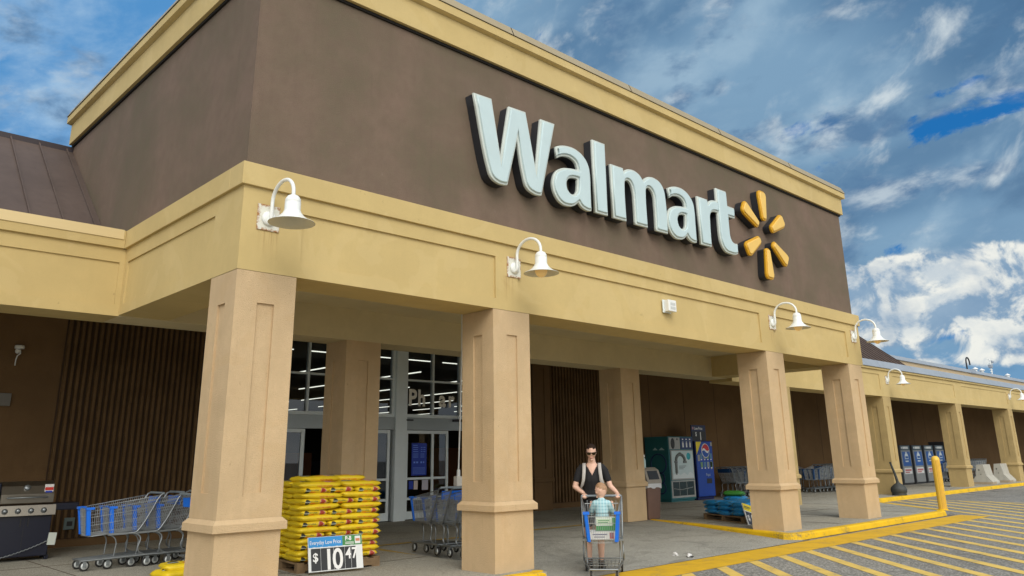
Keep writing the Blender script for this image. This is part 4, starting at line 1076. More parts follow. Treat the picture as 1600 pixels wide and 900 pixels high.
# ================================================================== BAGS
def bag_mesh(L, W, H, seed, m_list, art):
    rn = random.Random(seed); b = MB(); nx, ny = 16, 10
    ph = [rn.uniform(0, 6.28) for _ in range(8)]
    def top(u, v):
        e = max(0, 1 - abs(u) ** 5) ** .42 * max(0, 1 - abs(v) ** 4) ** .45
        wr = 1 + .12 * sin(4.3 * u + ph[0]) * cos(3.4 * v + ph[1]) + .07 * sin(11 * u + ph[2] + 3 * v) * abs(u) ** 2 + .05 * sin(13 * v + ph[3] + 2 * u)
        return H * .5 * e * wr
    vs = []
    for sgn in (1, -1):
        for i in range(nx + 1):
            for j in range(ny + 1):
                u, v = -1 + 2 * i / nx, -1 + 2 * j / ny
                u = math.copysign(abs(u) ** .8, u); v = math.copysign(abs(v) ** .75, v)
                yy = v * W / 2 * (1 - .05 * abs(u) ** 6 + .012 * sin(7 * u + ph[5])); xx = u * L / 2 * (1 - .04 * abs(v) ** 4 + .008 * sin(9 * v + ph[6]))
                z = sgn * top(u, v)
                if sgn < 0: z = max(z, -H * .5 * .97)
                z += .006 * sin(3.1 * u + ph[4]) * (abs(u) > .8)
                vs.append((xx, yy, z + H / 2))
    k = (nx + 1) * (ny + 1); fs = []; mi = []
    for s in (0, 1):
        for i in range(nx):
            for j in range(ny):
                a = s * k + i * (ny + 1) + j; q_ = (a, a + ny + 1, a + ny + 2, a + 1)
                fs.append(q_ if s == 0 else q_[::-1])
    b.add(vs, fs, 0, True)
    me = b.mesh('bag')
    bm_ = bmesh.new(); bm_.from_mesh(me); bmesh.ops.remove_doubles(bm_, verts=bm_.verts, dist=.0012); bm_.to_mesh(me); bm_.free()
    for m_ in m_list: me.materials.append(m_)
    for p_ in me.polygons: p_.use_smooth = True
    return me
def bag_material(name, base, second, art):
    m = bpy.data.materials.new(name); m.use_nodes = True
    t = NT(m.node_tree); p = t.n['Principled BSDF']; p.inputs['Roughness'].default_value = .5
    ov = t.new('ShaderNodeTexCoord').outputs['Object']; x, y, z = t.sep(ov)
    c_ = t.mix(t.ramp(t.noise(ov, 9, 5, .6, .5), .3, .75), base, tuple(q_ * .86 for q_ in base))
    def rect(u, v, u0, u1, v0, v1):
        a = t.m('MULTIPLY', t.m('GREATER_THAN', u, u0), t.m('LESS_THAN', u, u1)); bb = t.m('MULTIPLY', t.m('GREATER_THAN', v, v0), t.m('LESS_THAN', v, v1))
        return t.m('MULTIPLY', a, bb)
    def disc(u, v, cu, cv, r_, sv=1.0):
        du = t.m('SUBTRACT', u, cu); dv = t.m('MULTIPLY', t.m('SUBTRACT', v, cv), sv)
        return t.m('LESS_THAN', t.m('ADD', t.m('MULTIPLY', du, du), t.m('MULTIPLY', dv, dv)), r_ * r_)
    oi = t.new('ShaderNodeObjectInfo'); c_ = t.mix(t.m('MULTIPLY', oi.outputs['Random'], .30), c_, tuple(q_ * .62 for q_ in base))
    c_ = art(t, c_, x, y, z, ov, rect, disc)
    t.put(p.inputs['Base Color'], c_)
    bn = t.new('ShaderNodeBump'); bn.inputs['Strength'].default_value = .35; bn.inputs['Distance'].default_value = .02
    t.put(bn.inputs['Height'], t.noise(t.scale(ov, 1, 2.2, 2.2), 13, 5, .6, 1.2)); t.put(p.inputs['Normal'], bn.outputs[0])
    return m
H_B = .0715
def art_end(t, c_, x, y, z, ov, rect, disc):
    # short end of the bag (faces -Y in the stack): round black mark, orange strip, red bloom
    zz = t.m('SUBTRACT', z, H_B * .5)
    side = t.m('LESS_THAN', y, -.20)
    wob = t.m('MULTIPLY', t.m('SUBTRACT', t.noise(ov, 60, 3, .6), .5), .018)
    k = disc(x, zz, -.118, .002, .034); c_ = t.mix(t.m('MULTIPLY', side, k), c_, (.012, .014, .012))
    k2 = t.m('MULTIPLY', k, rect(x, zz, -.2, 0, -.004, .006)); c_ = t.mix(t.m('MULTIPLY', side, k2), c_, (.55, .62, .55))
    k = rect(x, zz, -.078, -.002, -.022, -.006); c_ = t.mix(t.m('MULTIPLY', side, t.m('MULTIPLY', k, t.ramp(t.noise(ov, 130, 2, .6), .38, .45))), c_, (.72, .16, .01))
    tx = t.m('GREATER_THAN', t.noise(t.scale(ov, 150, 1, 60), 1.0, 1, .5), .5)
    k = rect(x, zz, -.078, .03, .001, .020); c_ = t.mix(t.m('MULTIPLY', side, t.m('MULTIPLY', k, tx)), c_, (.25, .22, .02))
    k = disc(t.m('ADD', x, wob), t.m('ADD', zz, wob), .106, .0, .042); c_ = t.mix(t.m('MULTIPLY', side, k), c_, (.62, .34, .30))
    k = disc(t.m('ADD', x, wob), t.m('ADD', zz, wob), .104, .002, .032); c_ = t.mix(t.m('MULTIPLY', side, k), c_, (.36, .035, .02))
    return c_
def art_side(t, c_, x, y, z, ov, rect, disc):
    # long edge and top of the bag
    zz = t.m('SUBTRACT', z, H_B * .5); topm = t.m('GREATER_THAN', z, H_B * .78); side = t.m('SUBTRACT', 1.0, topm)
    tx = t.m('GREATER_THAN', t.noise(t.scale(ov, 70, 1, 50), 1.0, 1, .5), .46)
    k = rect(x, zz, -.06, .16, -.010, .006); c_ = t.mix(t.m('MULTIPLY', side, t.m('MULTIPLY', k, tx)), c_, (.66, .20, .02))
    wob = t.m('MULTIPLY', t.m('SUBTRACT', t.noise(ov, 26, 3, .6), .5), .10)
    k = disc(t.m('ADD', x, wob), t.m('ADD', y, wob), .19, .02, .105); c_ = t.mix(t.m('MULTIPLY', topm, k), c_, (.42, .05, .03))
    k = disc(t.m('ADD', x, wob), t.m('ADD', y, wob), .12, -.10, .05); c_ = t.mix(t.m('MULTIPLY', topm, k), c_, (.55, .28, .40))
    k = disc(x, y, -.16, .0, .075); c_ = t.mix(t.m('MULTIPLY', topm, k), c_, (.012, .014, .012))
    k = rect(x, y, -.235, -.085, -.012, .016); c_ = t.mix(t.m('MULTIPLY', topm, k), c_, (.6, .66, .6))
    k = rect(x, y, -.06, .07, -.12, -.07); c_ = t.mix(t.m('MULTIPLY', topm, k), c_, (.68, .17, .01))
    return c_
YEL = (.82, .60, .012)
m_bag_e = bag_material('yellow_bag_end', YEL, None, art_end)
m_bag_s = bag_material('yellow_bag_side', YEL, None, art_side)
# meshes: end-on bag is .40 wide (x) and .60 deep (y); side-on bag .60 wide and .40 deep
bags_e = [bag_mesh(.412, .61, H_B * 1.26, s, [m_bag_e], None) for s in (1, 2, 3)]
bags_s = [bag_mesh(.62, .42, H_B * 1.26, s, [m_bag_s], None) for s in (4, 5, 6)]
m_wood = mat('pallet_wood', (.22, .145, .075), .85, .25, 6, .3, 40)
def pallet(lb, loc, rz, w_=1.2, d_=1.1):
    o = thing('wooden_pallet', lb, 'pallet', loc, rz)
    b = MB()
    for i in range(7): x = i * (w_ - .1) / 6; b.box(x, 0, .108, x + .1, d_, .128)
    b.build('deck_board', m_wood, o)
    b = MB()
    for y in (0, d_ / 2 - .045, d_ - .09): b.box(0.002, y + .002, .022, w_ - .002, y + .088, .1075)
    b.build('stringer', m_wood, o)
    b = MB()
    for i in range(3): x = i * (w_ - .12) / 2; b.box(x, .003, 0, x + .12, d_ - .003, .0215)
    b.build('base_board', m_wood, o)
    return o
SA = R(-7); SO = V((2.045, 2.02, 0))
def st(u, v, z): return SO + V((cos(SA) * u - sin(SA) * v, sin(SA) * u + cos(SA) * v, z))
pallet('wooden pallet under the yellow bag stack', SO - V((.0, .0, 0)), SA, 1.21, 1.22)
rb = random.Random(5)
NL = 14
names_e = ['left', 'middle', 'right']
for k in range(NL):
    z = .129 + k * H_B; lay = NL - k
    ln = ('top layer' if lay == 1 else '%s layer from the top' % ORD[lay - 1])
    if k % 2 == 0:
        spots = [(.20 + .40 * i, .30, 0, 'e', 'front %s' % names_e[i]) for i in range(3)] + [(.20, .90, 1, 'e', 'back left')]
        if lay <= 2: spots += [(.60, .90, 1, 'e', 'back middle'), (1.0, .90, 1, 'e', 'back right')]
    else:
        spots = [(.30 + .60 * i, .20, 0, 's', 'front %s' % ('left', 'right')[i]) for i in range(2)] + [(.30, .60, 0, 's', 'middle left'), (.30, 1.0, 0, 's', 'back left')]
        if lay <= 2: spots += [(.90, .60, 0, 's', 'middle right'), (.90, 1.0, 0, 's', 'back right')]
    for (u, v, fl_, ty, nm) in spots:
        me = rb.choice(bags_e if ty == 'e' else bags_s)
        o = obj('soil_bag', me); p_ = st(u + rb.uniform(-.022, .022), v + rb.uniform(-.032, .012), z - .004)
        o.location = p_; o.rotation_euler = (rb.uniform(-.03, .02), rb.uniform(-.035, .035), SA + rb.uniform(-.055, .055) + (pi if fl_ else 0))
        tag(o, 'yellow soil bag in the tall stack, %s, %s' % (ln, nm), 'soil bag', 'yellow soil bags stacked on the pallet')
for (u, v, a, lb) in [(.36, .42, .25, 'loose yellow soil bag lying askew on the left of the stack top'), (.82, .50, -.2, 'loose yellow soil bag humped on the right of the stack top')]:
    o = obj('soil_bag', bags_s[1]); o.location = st(u, v, .129 + NL * H_B - .004); o.rotation_euler = (0, 0, SA + a); tag(o, lb, 'soil bag', 'yellow soil bags stacked on the pallet')
# loose bags behind the first pillar
for i, (x, y, z, a, lb) in enumerate([(.92, 3.05, .0, .2, 'yellow bag lying flat on the walk behind the nearest pillar, lower one'), (1.02, 3.10, .066, -.12, 'yellow bag lying on another behind the nearest pillar, upper one'), (1.45, 3.0, .0, .4, 'yellow bag on the walk mostly hidden by the nearest pillar')]):
    o = obj('soil_bag', bags_s[i % 3]); o.location = (x, y, z); o.rotation_euler = (0, 0, a); o.scale = (1, 1, 1.15); tag(o, lb, 'soil bag', 'loose yellow bags behind the nearest pillar')

# ================================================================== PRICE BOARDS
m_bblue = mat('board_blue', (.02, .27, .66), .4); m_bgreen = mat('board_green', (.05, .24, .06), .4); m_bdark = mat('board_black', (.018, .02, .024), .45)
m_bwhite = mat('board_white', (.74, .77, .78), .45); m_byel = mat('board_yellow', (.85, .68, .015), .4); m_txt = mat('white_print', (.82, .83, .83), .5)
pb = thing('price_board', 'white price board reading 10.47 leaning on the yellow bag stack', 'price sign', st(.07, -.23, .03), SA - R(2))
pb.rotation_euler = (R(-14), 0, SA - R(2))
b = MB(); b.box(0, -.010, 0, .76, .010, .43); b.build('board', m_bwhite, pb, .003)
b = MB(); b.box(.005, -.013, .30, .475, -.0102, .425, 0); b.box(.477, -.013, .30, .755, -.0102, .425, 1); b.box(.655, -.0145, .315, .735, -.0132, .41, 2); b.box(.665, -.0155, .345, .725, -.0146, .38, 3)
b.build('header_strip', [m_bblue, m_bgreen, m_bwhite, mat('orange_pack', (.60, .22, .10), .5)], pb)
b = MB()
for x0, x1 in ((.035, .165), (.17, .345), (.35, .50), (.505, .59), (.595, .66)): b.box(x0, -.0135, .012, x1, -.0102, .285)
b.build('digit_card', m_bdark, pb)
for i in range(6):
    b = MB(); b.box(.06 + i * .105, -.017, .285, .095 + i * .105, -.0102, .302); b.build('card_clip', m_bwhite, pb)
text_on('lettering', [('Everyday Low Price', .070, .02, -.0145, .335, .78, 'LEFT', .0), ('P-8', .075, .515, -.0145, .362, .9, 'LEFT', .002), ('$', .15, .055, -.0150, .125, .95, 'LEFT', .003),
                      ('1', .36, .195, -.0150, .02, .9, 'LEFT', .006), ('0', .36, .325, -.0150, .02, .85, 'LEFT', .006), ('4', .19, .512, -.0150, .135, .85, 'LEFT', .004), ('7', .19, .60, -.0150, .135, .85, 'LEFT', .004)], m_txt, pb)
b = MB()
for z_ in (.338, .325, .315): b.box(.515, -.0145, z_, .64, -.0132, z_ + .005)
b.build('small_print', m_txt, pb)

# ================================================================== MACHINES UNDER THE COLONNADE
m_teal = mat('teal_steel', (.02, .15, .17), .4, .08, 2); m_tealp = mat('pale_teal_print', (.42, .62, .64), .45, .06, 3)
wm = thing('water_machine', 'teal water refill machine with a pale poster of a grey pipe', 'vending machine', (17.95, 7.40, 0))
b = MB(); b.box(0, 0, .06, 1.36, .93, 2.0); b.box(.04, .04, 0, 1.32, .9, .06); b.build('cabinet', m_teal, wm, .012)
cab = wm.children[0]
b = MB()
for (cy_, cz_, r_) in ((.42, 1.16, .30), (.38, .72, .17), (.36, .42, .17)):
    b.tube([(-.003, cy_ + r_ * cos(a), cz_ + r_ * sin(a)) for a in [2 * pi * i / 28 for i in range(28)]], .022, 6, closed=True)
b.build('ring_print', mat('deep_blue_print', (.01, .03, .12), .5), cab)
b = MB()
for (y0, y1) in ((.15, .38), (.42, .62)): b.prism([(y0, 1.58), (y1, 1.58), ((y0 + y1) / 2, 1.66)], -.004, -.001, 'x')
b.build('wave_print', m_tealp, cab)
m_fgrey = mat('front_grey', (.36, .37, .36), .45, .05, 4)
b = MB(); b.box(.03, -.02, 1.60, .62, -.001, 1.97); b.build('speaker_panel', m_fgrey, wm, .006)
b = MB(); b.lathe([(.001, .004), (.13, .004), (.14, 0)], (.22, -.02, 1.78), 24, mat=M.Rotation(pi / 2, 3, 'X') @ M.Diagonal((.8, 1.2, 1))); b.box(.44, -.024, 1.88, .5, -.02, 1.94); b.build('speaker', m_black, wm)
b = MB(); b.box(.66, -.02, 1.60, 1.33, -.001, 1.97); bp2 = b.build('instruction_panel', mat('navy_print', (.012, .04, .15), .4), wm, .004)
b = MB()
for i in range(3): x = .75 + i * .2; b.box(x, -.024, 1.66, x + .07, -.0205, 1.80); b.box(x + .01, -.024, 1.81, x + .06, -.0205, 1.84); b.box(x, -.024, 1.89, x + .06, -.0205, 1.93)
b.build('bottle_icon', m_txt, bp2)
b = MB(); b.box(.06, -.03, .66, 1.30, -.001, 1.575); fr_ = b.build('poster_frame', m_fgrey, wm, .006)
b = MB(); b.box(.10, -.036, .70, 1.26, -.0302, 1.545); b.build('poster', mat('poster_pale', (.55, .68, .70), .4, .05, 2), fr_)
b = MB(); m_pipe = mat('pipe_grey', (.17, .19, .19), .5, .2, 12)
b.tube([(.30, -.042, .86), (.30, -.042, 1.20)], .05, 8); b.tube([(.30 + .24 - .24 * cos(a), -.042, 1.24 + .20 * sin(a)) for a in [pi * i / 12 for i in range(13)]], .05, 8); b.box(.22, -.055, 1.18, .38, -.037, 1.24); b.box(.70, -.055, 1.17, .88, -.037, 1.24); b.box(.50, -.055, 1.44, .58, -.037, 1.50); b.box(.27, -.05, .82, .33, -.037, .9)
b.build('pipe_picture', m_pipe, fr_)
b = MB(); b.lathe([(.001, .004), (.11, .004), (.112, 0)], (1.02, -.037, 1.38), 24, mat=M.Rotation(pi / 2, 3, 'X')); b.build('round_badge', mat('badge_teal', (.02, .40, .48), .4), fr_)
b = MB()
for i, (x0, x1, z_) in enumerate([(.46, .86, 1.07), (.46, .78, 1.03), (.46, .70, .985)]): b.box(x0, -.0375, z_, x1, -.0362, z_ + .02)
b.build('poster_caption', mat('grey_caption', (.18, .24, .26), .5), fr_)
b = MB(); b.prism([(.12, .71), (.12, .80), (.32, .90), (.5, .80), (.72, .88), (.9, .79), (1.05, .90), (1.24, .82), (1.24, .71)], -.0378, -.0362, 'y'); b.build('mountain_print', mat('pale_mountain', (.66, .74, .76), .5), fr_)
b = MB(); b.box(.03, -.015, .12, .10, -.001, .64); b.box(1.26, -.015, .12, 1.33, -.001, .64); b.box(.10, -.015, .12, 1.26, -.001, .18); b.box(.10, -.015, .60, 1.26, -.001, .64); b.build('bay_frame', m_fgrey, wm, .004)
b = MB(); b.box(.10, -.006, .18, 1.26, -.002, .60); b.build('filling_bay', mat('dark_teal', (.008, .03, .035), .25), wm)
b = MB(); b.tube([(.14, -.012, .40), (.6, -.012, .36), (1.2, -.012, .42)], .009, 6)
for x in (.45, .85): b.box(x, -.012, .19, x + .015, -.0062, .59)
b.build('bay_rail', m_fgrey, wm)

sm = thing('soda_machine', 'blue soda machine with a round red, white and blue emblem and yellow corner banner', 'vending machine', (19.46, 7.42, 0))
m_sblue = mat('soda_blue', (.001, .06, .42), .3, .05, 2); m_sdark = mat('soda_dark_blue', (.004, .012, .11), .3)
b = MB(); b.box(0, 0, .08, 1.0, .86, 1.86); b.box(.03, .03, 0, .97, .83, .08); b.build('cabinet', m_sdark, sm, .012)
b = MB(); b.box(.015, -.03, .10, .985, -.001, 1.85); dd = b.build('door_panel', m_sblue, sm, .015)
b = MB(); b.lathe([(.001, .006), (.23, .006), (.235, 0)], (.56, -.031, 1.55), 30, mat=M.Rotation(pi / 2, 3, 'X')); b.build('emblem', m_txt, dd)
def wave(z0, z1, top):
    pts = []
    for i in range(25):
        a = pi * i / 24
        pts.append((.56 + .21 * cos(a), 1.55 + (.21 * sin(a) if top else -.21 * sin(a))))
    n_ = 12
    for i in range(1, n_):
        x = .35 + .42 * i / n_; w_ = .045 * sin((x - .35) / .42 * 2 * pi)
        pts.append((x, 1.55 + (.035 if top else -.035) + w_))
    return pts
b = MB(); b.prism(wave(0, 0, True), -.0395, -.0372, 'y'); b.build('emblem_red', mat('emblem_red', (.60, .02, .03), .4), dd)
b = MB(); b.prism(wave(0, 0, False), -.0395, -.0372, 'y'); b.build('emblem_blue', mat('emblem_blue', (.01, .09, .45), .4), dd)
b = MB(); b.prism([(.02, 1.84), (.34, 1.84), (.02, 1.42)], -.036, -.0305, 'y'); b.build('corner_banner', m_byel, dd)
b = MB()
for r_ in range(2):
    for c_ in range(4): x = .22 + c_ * .19; z_ = 1.02 + r_ * .27; b.box(x, -.036, z_, x + .13, -.0305, z_ + .17, (r_ * 4 + c_) % 3); b.box(x + .03, -.037, z_ - .045, x + .10, -.0305, z_ - .01, 3)
b.build('selection_button', [mat('btn_green', (.16, .30, .16), .4), mat('btn_blue', (.10, .24, .42), .4), mat('btn_grey', (.30, .36, .36), .4), m_txt], dd)
b = MB(); b.box(.08, -.036, 1.22, .20, -.0305, 1.42); b.box(.80, -.036, .95, .88, -.0305, 1.2); b.box(.88, -.036, 1.7, .97, -.0305, 1.82); b.build('coin_plate', m_fgrey, dd)
b = MB(); b.box(.52, -.034, .50, .82, -.0305, .66); b.build('delivery_slot', m_black, dd)
text_on('lettering', [('Pepsi', .13, .5, -.032, .74, .95, 'LEFT', .0)], mat('pale_print', (.35, .45, .62), .5), dd)
ps_ = thing('price_board', 'dark blue one dollar price sign standing on the soda machine', 'price sign', (19.50, 7.55, 1.862))
b = MB(); b.box(0, -.02, 0, .84, .02, .52); b.build('board', mat('navy_board', (.012, .025, .09), .4), ps_, .004)
b = MB(); b.box(.04, -.024, .02, .80, -.0205, .32); b.build('digit_card', m_bdark, ps_)
b = MB(); b.lathe([(.001, .003), (.045, .003), (.047, 0)], (.09, -.0205, .42), 16, mat=M.Rotation(pi / 2, 3, 'X')); b.build('round_mark', mat('emblem_pink', (.5, .25, .3), .4), ps_)
text_on('lettering', [('Low Price', .13, .17, -.0235, .37, .9, 'LEFT', .002), ('$', .18, .20, -.0265, .17, .9, 'LEFT', .003), ('1', .36, .42, -.0265, .04, 1.0, 'LEFT', .008)], m_txt, ps_)

# trash bin
tb = thing('trash_bin', 'brown bin with slanted grey hood and white liner beside the inner pillar', 'bin', (12.18, 4.0, 0))
m_binb = mat('bin_brown', (.17, .10, .075), .6, .08, 4)
b = MB(); b.add([(-.22, -.22, 0), (.22, -.22, 0), (.22, .22, 0), (-.22, .22, 0), (-.26, -.26, .76), (.26, -.26, .76), (.26, .26, .76), (-.26, .26, .76)], [(0, 1, 5, 4), (1, 2, 6, 5), (2, 3, 7, 6), (3, 0, 4, 7), (3, 2, 1, 0), (4, 5, 6, 7)]); b.build('body', m_binb, tb, .02)
b = MB()
for i in range(24):
    a0, a1 = 2 * pi * i / 24, 2 * pi * (i + 1) / 24
    f_ = lambda a: max(abs(cos(a)), abs(sin(a)))
    q0 = (.268 * cos(a0) / f_(a0), .268 * sin(a0) / f_(a0)); q1 = (.268 * cos(a1) / f_(a1), .268 * sin(a1) / f_(a1))
    b.quad((*q0, .69 + .02 * sin(i * 1.7)), (*q1, .69 + .02 * sin((i + 1) * 1.7)), (*q1, .79), (*q0, .79))
b.build('liner', mat('white_liner', (.62, .64, .66), .5), tb)
b = MB(); b.prism([(-.275, .785), (-.275, .86), (-.20, 1.09), (-.10, 1.15), (.12, 1.15), (.275, 1.05), (.275, .785)], -.275, .275, 'x'); hood = b.build('hood', mat('hood_grey', (.30, .275, .235), .55, .06, 4), tb, .02)
b = MB(); b.prism([(-.283, .885), (-.212, 1.075), (-.20, 1.072), (-.268, .88)], -.19, .19, 'x'); b.build('opening', m_black, hood)
boxthing('spray_bottle', 'small clear white spray bottle hanging on the inner pillar above the bin', 'bottle', (11.90, 3.80, 1.06),
         [('bottle', lambda q_: q_.lathe([(.001, .08), (.045, .08), (.05, .1), (.05, .26), (.03, .31), (.015, .33), (.001, .33)], n=12), m_tealp, 0), ('trigger', lambda q_: (q_.box(-.03, -.015, .33, .045, .015, .38), q_.box(-.055, -.01, .27, -.035, .01, .36)), m_white, .004)])

# blue bag pallet
BA = R(-22); BO = V((12.30, 1.55, 0))
def bt(u, v, z): return BO + V((cos(BA) * u - sin(BA) * v, sin(BA) * u + cos(BA) * v, z))
m_wood2 = m_wood
pallet('low wooden pallet carrying the blue bags behind the third pillar', BO, BA, 1.15, 1.45)
def art_blue(t, c_, x, y, z, ov, rect, disc):
    n1 = t.noise(ov, 7, 4, .6, .6)
    c_ = t.mix(t.ramp(n1, .58, .66), c_, (.02, .10, .16)); c_ = t.mix(t.ramp(t.noise(ov, 11, 3, .6, .4), .64, .70), c_, (.30, .24, .05)); c_ = t.mix(t.ramp(t.noise(ov, 6, 3, .5, .2), .64, .70), c_, (.36, .50, .56))
    return c_
m_bagb = bag_material('blue_bag', (.012, .26, .62), None, art_blue)
bags_b = [bag_mesh(.60, .50, .112, s, [m_bagb], None) for s in (21, 22, 23)]
def art_green(t, c_, x, y, z, ov, rect, disc): return c_
m_bagg = bag_material('green_bag', (.04, .24, .03), None, art_green)
k = 0
for lay in range(3):
    for j in range(3):
        for i in range(2):
            o = obj('mulch_bag', bags_b[(k * 2 + lay) % 3]); k += 1
            o.location = bt(.29 + .57 * i + rb.uniform(-.02, .02), .25 + .48 * j + rb.uniform(-.02, .02), .128 + lay * .088); o.rotation_euler = (rb.uniform(-.04, .04), rb.uniform(-.04, .04), BA + rb.uniform(-.07, .07))
            tag(o, 'blue bag on the low pallet, %s layer, %s row, %s side' % (('bottom', 'middle', 'top')[lay], ('front', 'middle', 'back')[j], ('left', 'right')[i]), 'bag', 'blue bags on the low pallet')
for n_, (u, v, z, m_, lb) in enumerate([(1.22, 1.86, .128, 0, 'bottom blue bag in the taller pile behind the third pillar'), (1.20, 1.88, .24, 0, 'second blue bag in the taller pile behind the third pillar'), (1.23, 1.86, .35, 0, 'top blue bag in the taller pile behind the third pillar'), (1.22, 1.87, .45, 1, 'green bag on top of the taller pile behind the third pillar')]):
    me = bags_b[n_ % 3]
    if m_: me = bag_mesh(.58, .48, .125, 31, [m_bagg], None)
    o = obj('mulch_bag', me); o.location = bt(u, v, z); o.rotation_euler = (0, .05 * n_ - .1, BA + .5 + .1 * n_); tag(o, lb, 'bag', 'bags in the taller pile')
pallet('second wooden pallet under the taller pile by the third pillar', bt(.84, 1.52, 0), BA, .8, .72)
p9 = thing('price_board', 'yellow and white price board with a nine, leaning on blue bags by the third pillar', 'price sign', (12.06, 1.30, .0), R(-8)); p9.rotation_euler = (R(-24), R(14), R(-4))
b = MB(); b.box(0, -.01, 0, .80, .01, .48); b.build('board', m_bwhite, p9, .003)
b = MB(); b.box(.005, -.013, .32, .795, -.0102, .475); b.build('header_strip', m_byel, p9)
b = MB(); b.box(.03, -.013, .02, .16, -.0102, .30); b.box(.17, -.013, .02, .42, -.0102, .30); b.box(.43, -.013, .02, .6, -.0102, .30); b.build('digit_card', mat('navy_card', (.02, .03, .06), .45), p9)
text_on('lettering', [('$', .17, .05, -.0150, .11, .9, 'LEFT', .003), ('9', .34, .19, -.0150, .03, .95, 'LEFT', .008), ('97', .2, .44, -.0150, .13, .9, 'LEFT', .004)], m_txt, p9)
b = MB(); b.box(.03, -.0145, .40, .27, -.0132, .42); b.box(.03, -.0145, .37, .22, -.0132, .385); b.build('small_print', m_bdark, p9)

# gas bottle lockers
m_lock = mat('locker_grey', (.30, .325, .34), .5, .08, 3, metal=.3); m_ldark = mat('locker_edge', (.05, .055, .065), .5)
lk0 = None
LKL = ['leftmost grey gas bottle locker, with blue poster and pink notice, beside the fifth pillar', 'second gas bottle locker from the left, in the grey row', 'third gas bottle locker from the left, in the grey row', 'fourth gas bottle locker, partly behind the yellow post', 'taller gas bottle locker at the right end of the row, by the sixth pillar']
def make_locker():
    o = thing('gas_locker', 'x', 'locker', group='gas bottle lockers under the colonnade')
    b = MB(); b.box(0, 0, .05, 1.15, .75, 1.70); b.box(.03, .03, 0, 1.12, .7, .05); b.build('cabinet', m_ldark, o, .01)
    b = MB(); b.box(.05, -.025, .08, 1.10, -.001, 1.48); d_ = b.build('door', m_lock, o, .01)
    b = MB(); b.box(.13, -.031, .80, 1.02, -.0255, 1.42); b.build('poster', mat('locker_blue', (.015, .11, .42), .4), d_)
    b = MB(); b.lathe([(.001, -.19), (.17, -.185), (.20, -.10), (.20, .06), (.15, .15), (.07, .20), (.07, .25), (.001, .25)], (.57, -.034, 1.16), 20, mat=M.Diagonal((1, .02, 1))); b.build('bottle_picture', mat('bottle_pale', (.72, .80, .84), .5), d_)
    b = MB(); b.box(.37, -.042, 1.03, .77, -.0385, 1.10); b.box(.42, -.042, 1.13, .72, -.0385, 1.22); b.build('bottle_band', mat('locker_blue2', (.01, .10, .36), .4), d_)
    b = MB(); b.box(.16, -.031, .46, .99, -.0255, .72, 0); b.box(.22, -.0325, .58, .93, -.0312, .66, 1); b.box(.22, -.0325, .50, .7, -.0312, .55, 1); b.build('notice', [m_bwhite, mat('pinkish_red', (.50, .16, .17), .5)], d_)
    b = MB(); b.box(.06, -.02, 1.50, 1.09, -.001, 1.68, 0); b.box(.28, -.0225, 1.54, .90, -.0205, 1.64, 1); b.box(.12, -.0225, 1.55, .22, -.0205, 1.63, 1); b.build('header_sign', [mat('locker_head', (.05, .10, .13), .4), m_bwhite], o)
    b = MB(); b.box(1.02, -.05, .72, 1.06, -.0255, .92); b.build('door_handle', m_chrome, d_)
    return o
lk0 = make_locker()
for i in range(5):
    x = 34.15 + 1.42 * i; lb = LKL[i]
    if i == 0: lk = lk0; lk.location = (x, 6.5, 0); lk['label'] = lb
    else: lk = copy_tree(lk0, (x, 6.5, 0), 0, lb)
    if i == 4: lk.scale = (1, 1, 1.1)

# ================================================================== PEOPLE
def skin_mesh(verts, edges, radii, sub=2, root=0):
    """closed ellipsoids strung along every bone; the later voxel union turns them into one tapering skin"""
    b = MB(); R2 = [r_ if isinstance(r_, tuple) else (r_, r_) for r_ in radii]
    for (i, j) in edges:
        p0, p1 = V(verts[i]), V(verts[j]); L_ = (p1 - p0).length
        st_ = max(3, int(L_ / (.22 * min(R2[i] + R2[j]))))
        for q_ in range(st_ + 1):
            f_ = q_ / st_; rx = R2[i][0] * (1 - f_) + R2[j][0] * f_; ry = R2[i][1] * (1 - f_) + R2[j][1] * f_
            b.sphere(p0.lerp(p1, f_), rx, ry, min(rx, ry), 14 if sub > 1 else 10, 9 if sub > 1 else 6)
    return b.mesh('s')
class Sk:
    def __init__(s): s.v = []; s.e = []; s.r = []
    def p(s, co, r_, par=None):
        s.v.append(co); s.r.append(r_); i = len(s.v) - 1
        if par is not None: s.e.append((par, i))
        return i
    def chain(s, par, lst):
        for co, r_ in lst: par = s.p(co, r_, par)
        return par
    def mesh(s, sub=2): return skin_mesh(s.v, s.e, s.r, sub)
def remesh_join(meshes, voxel, smooth=4):
    b = bmesh.new()
    for m_ in meshes: b.from_mesh(m_); bpy.data.meshes.remove(m_)
    me = bpy.data.meshes.new('j'); b.to_mesh(me); b.free()
    o = bpy.data.objects.new('j', me); col.objects.link(o)
    r_ = o.modifiers.new('R', 'REMESH'); r_.mode = 'VOXEL'; r_.voxel_size = voxel; r_.use_smooth_shade = True
    s_ = o.modifiers.new('S', 'SMOOTH'); s_.factor = .5; s_.iterations = smooth
    dg = bpy.context.evaluated_depsgraph_get()
    out_ = bpy.data.meshes.new_from_object(o.evaluated_get(dg)); bpy.data.objects.remove(o); bpy.data.meshes.remove(me)
    return out_
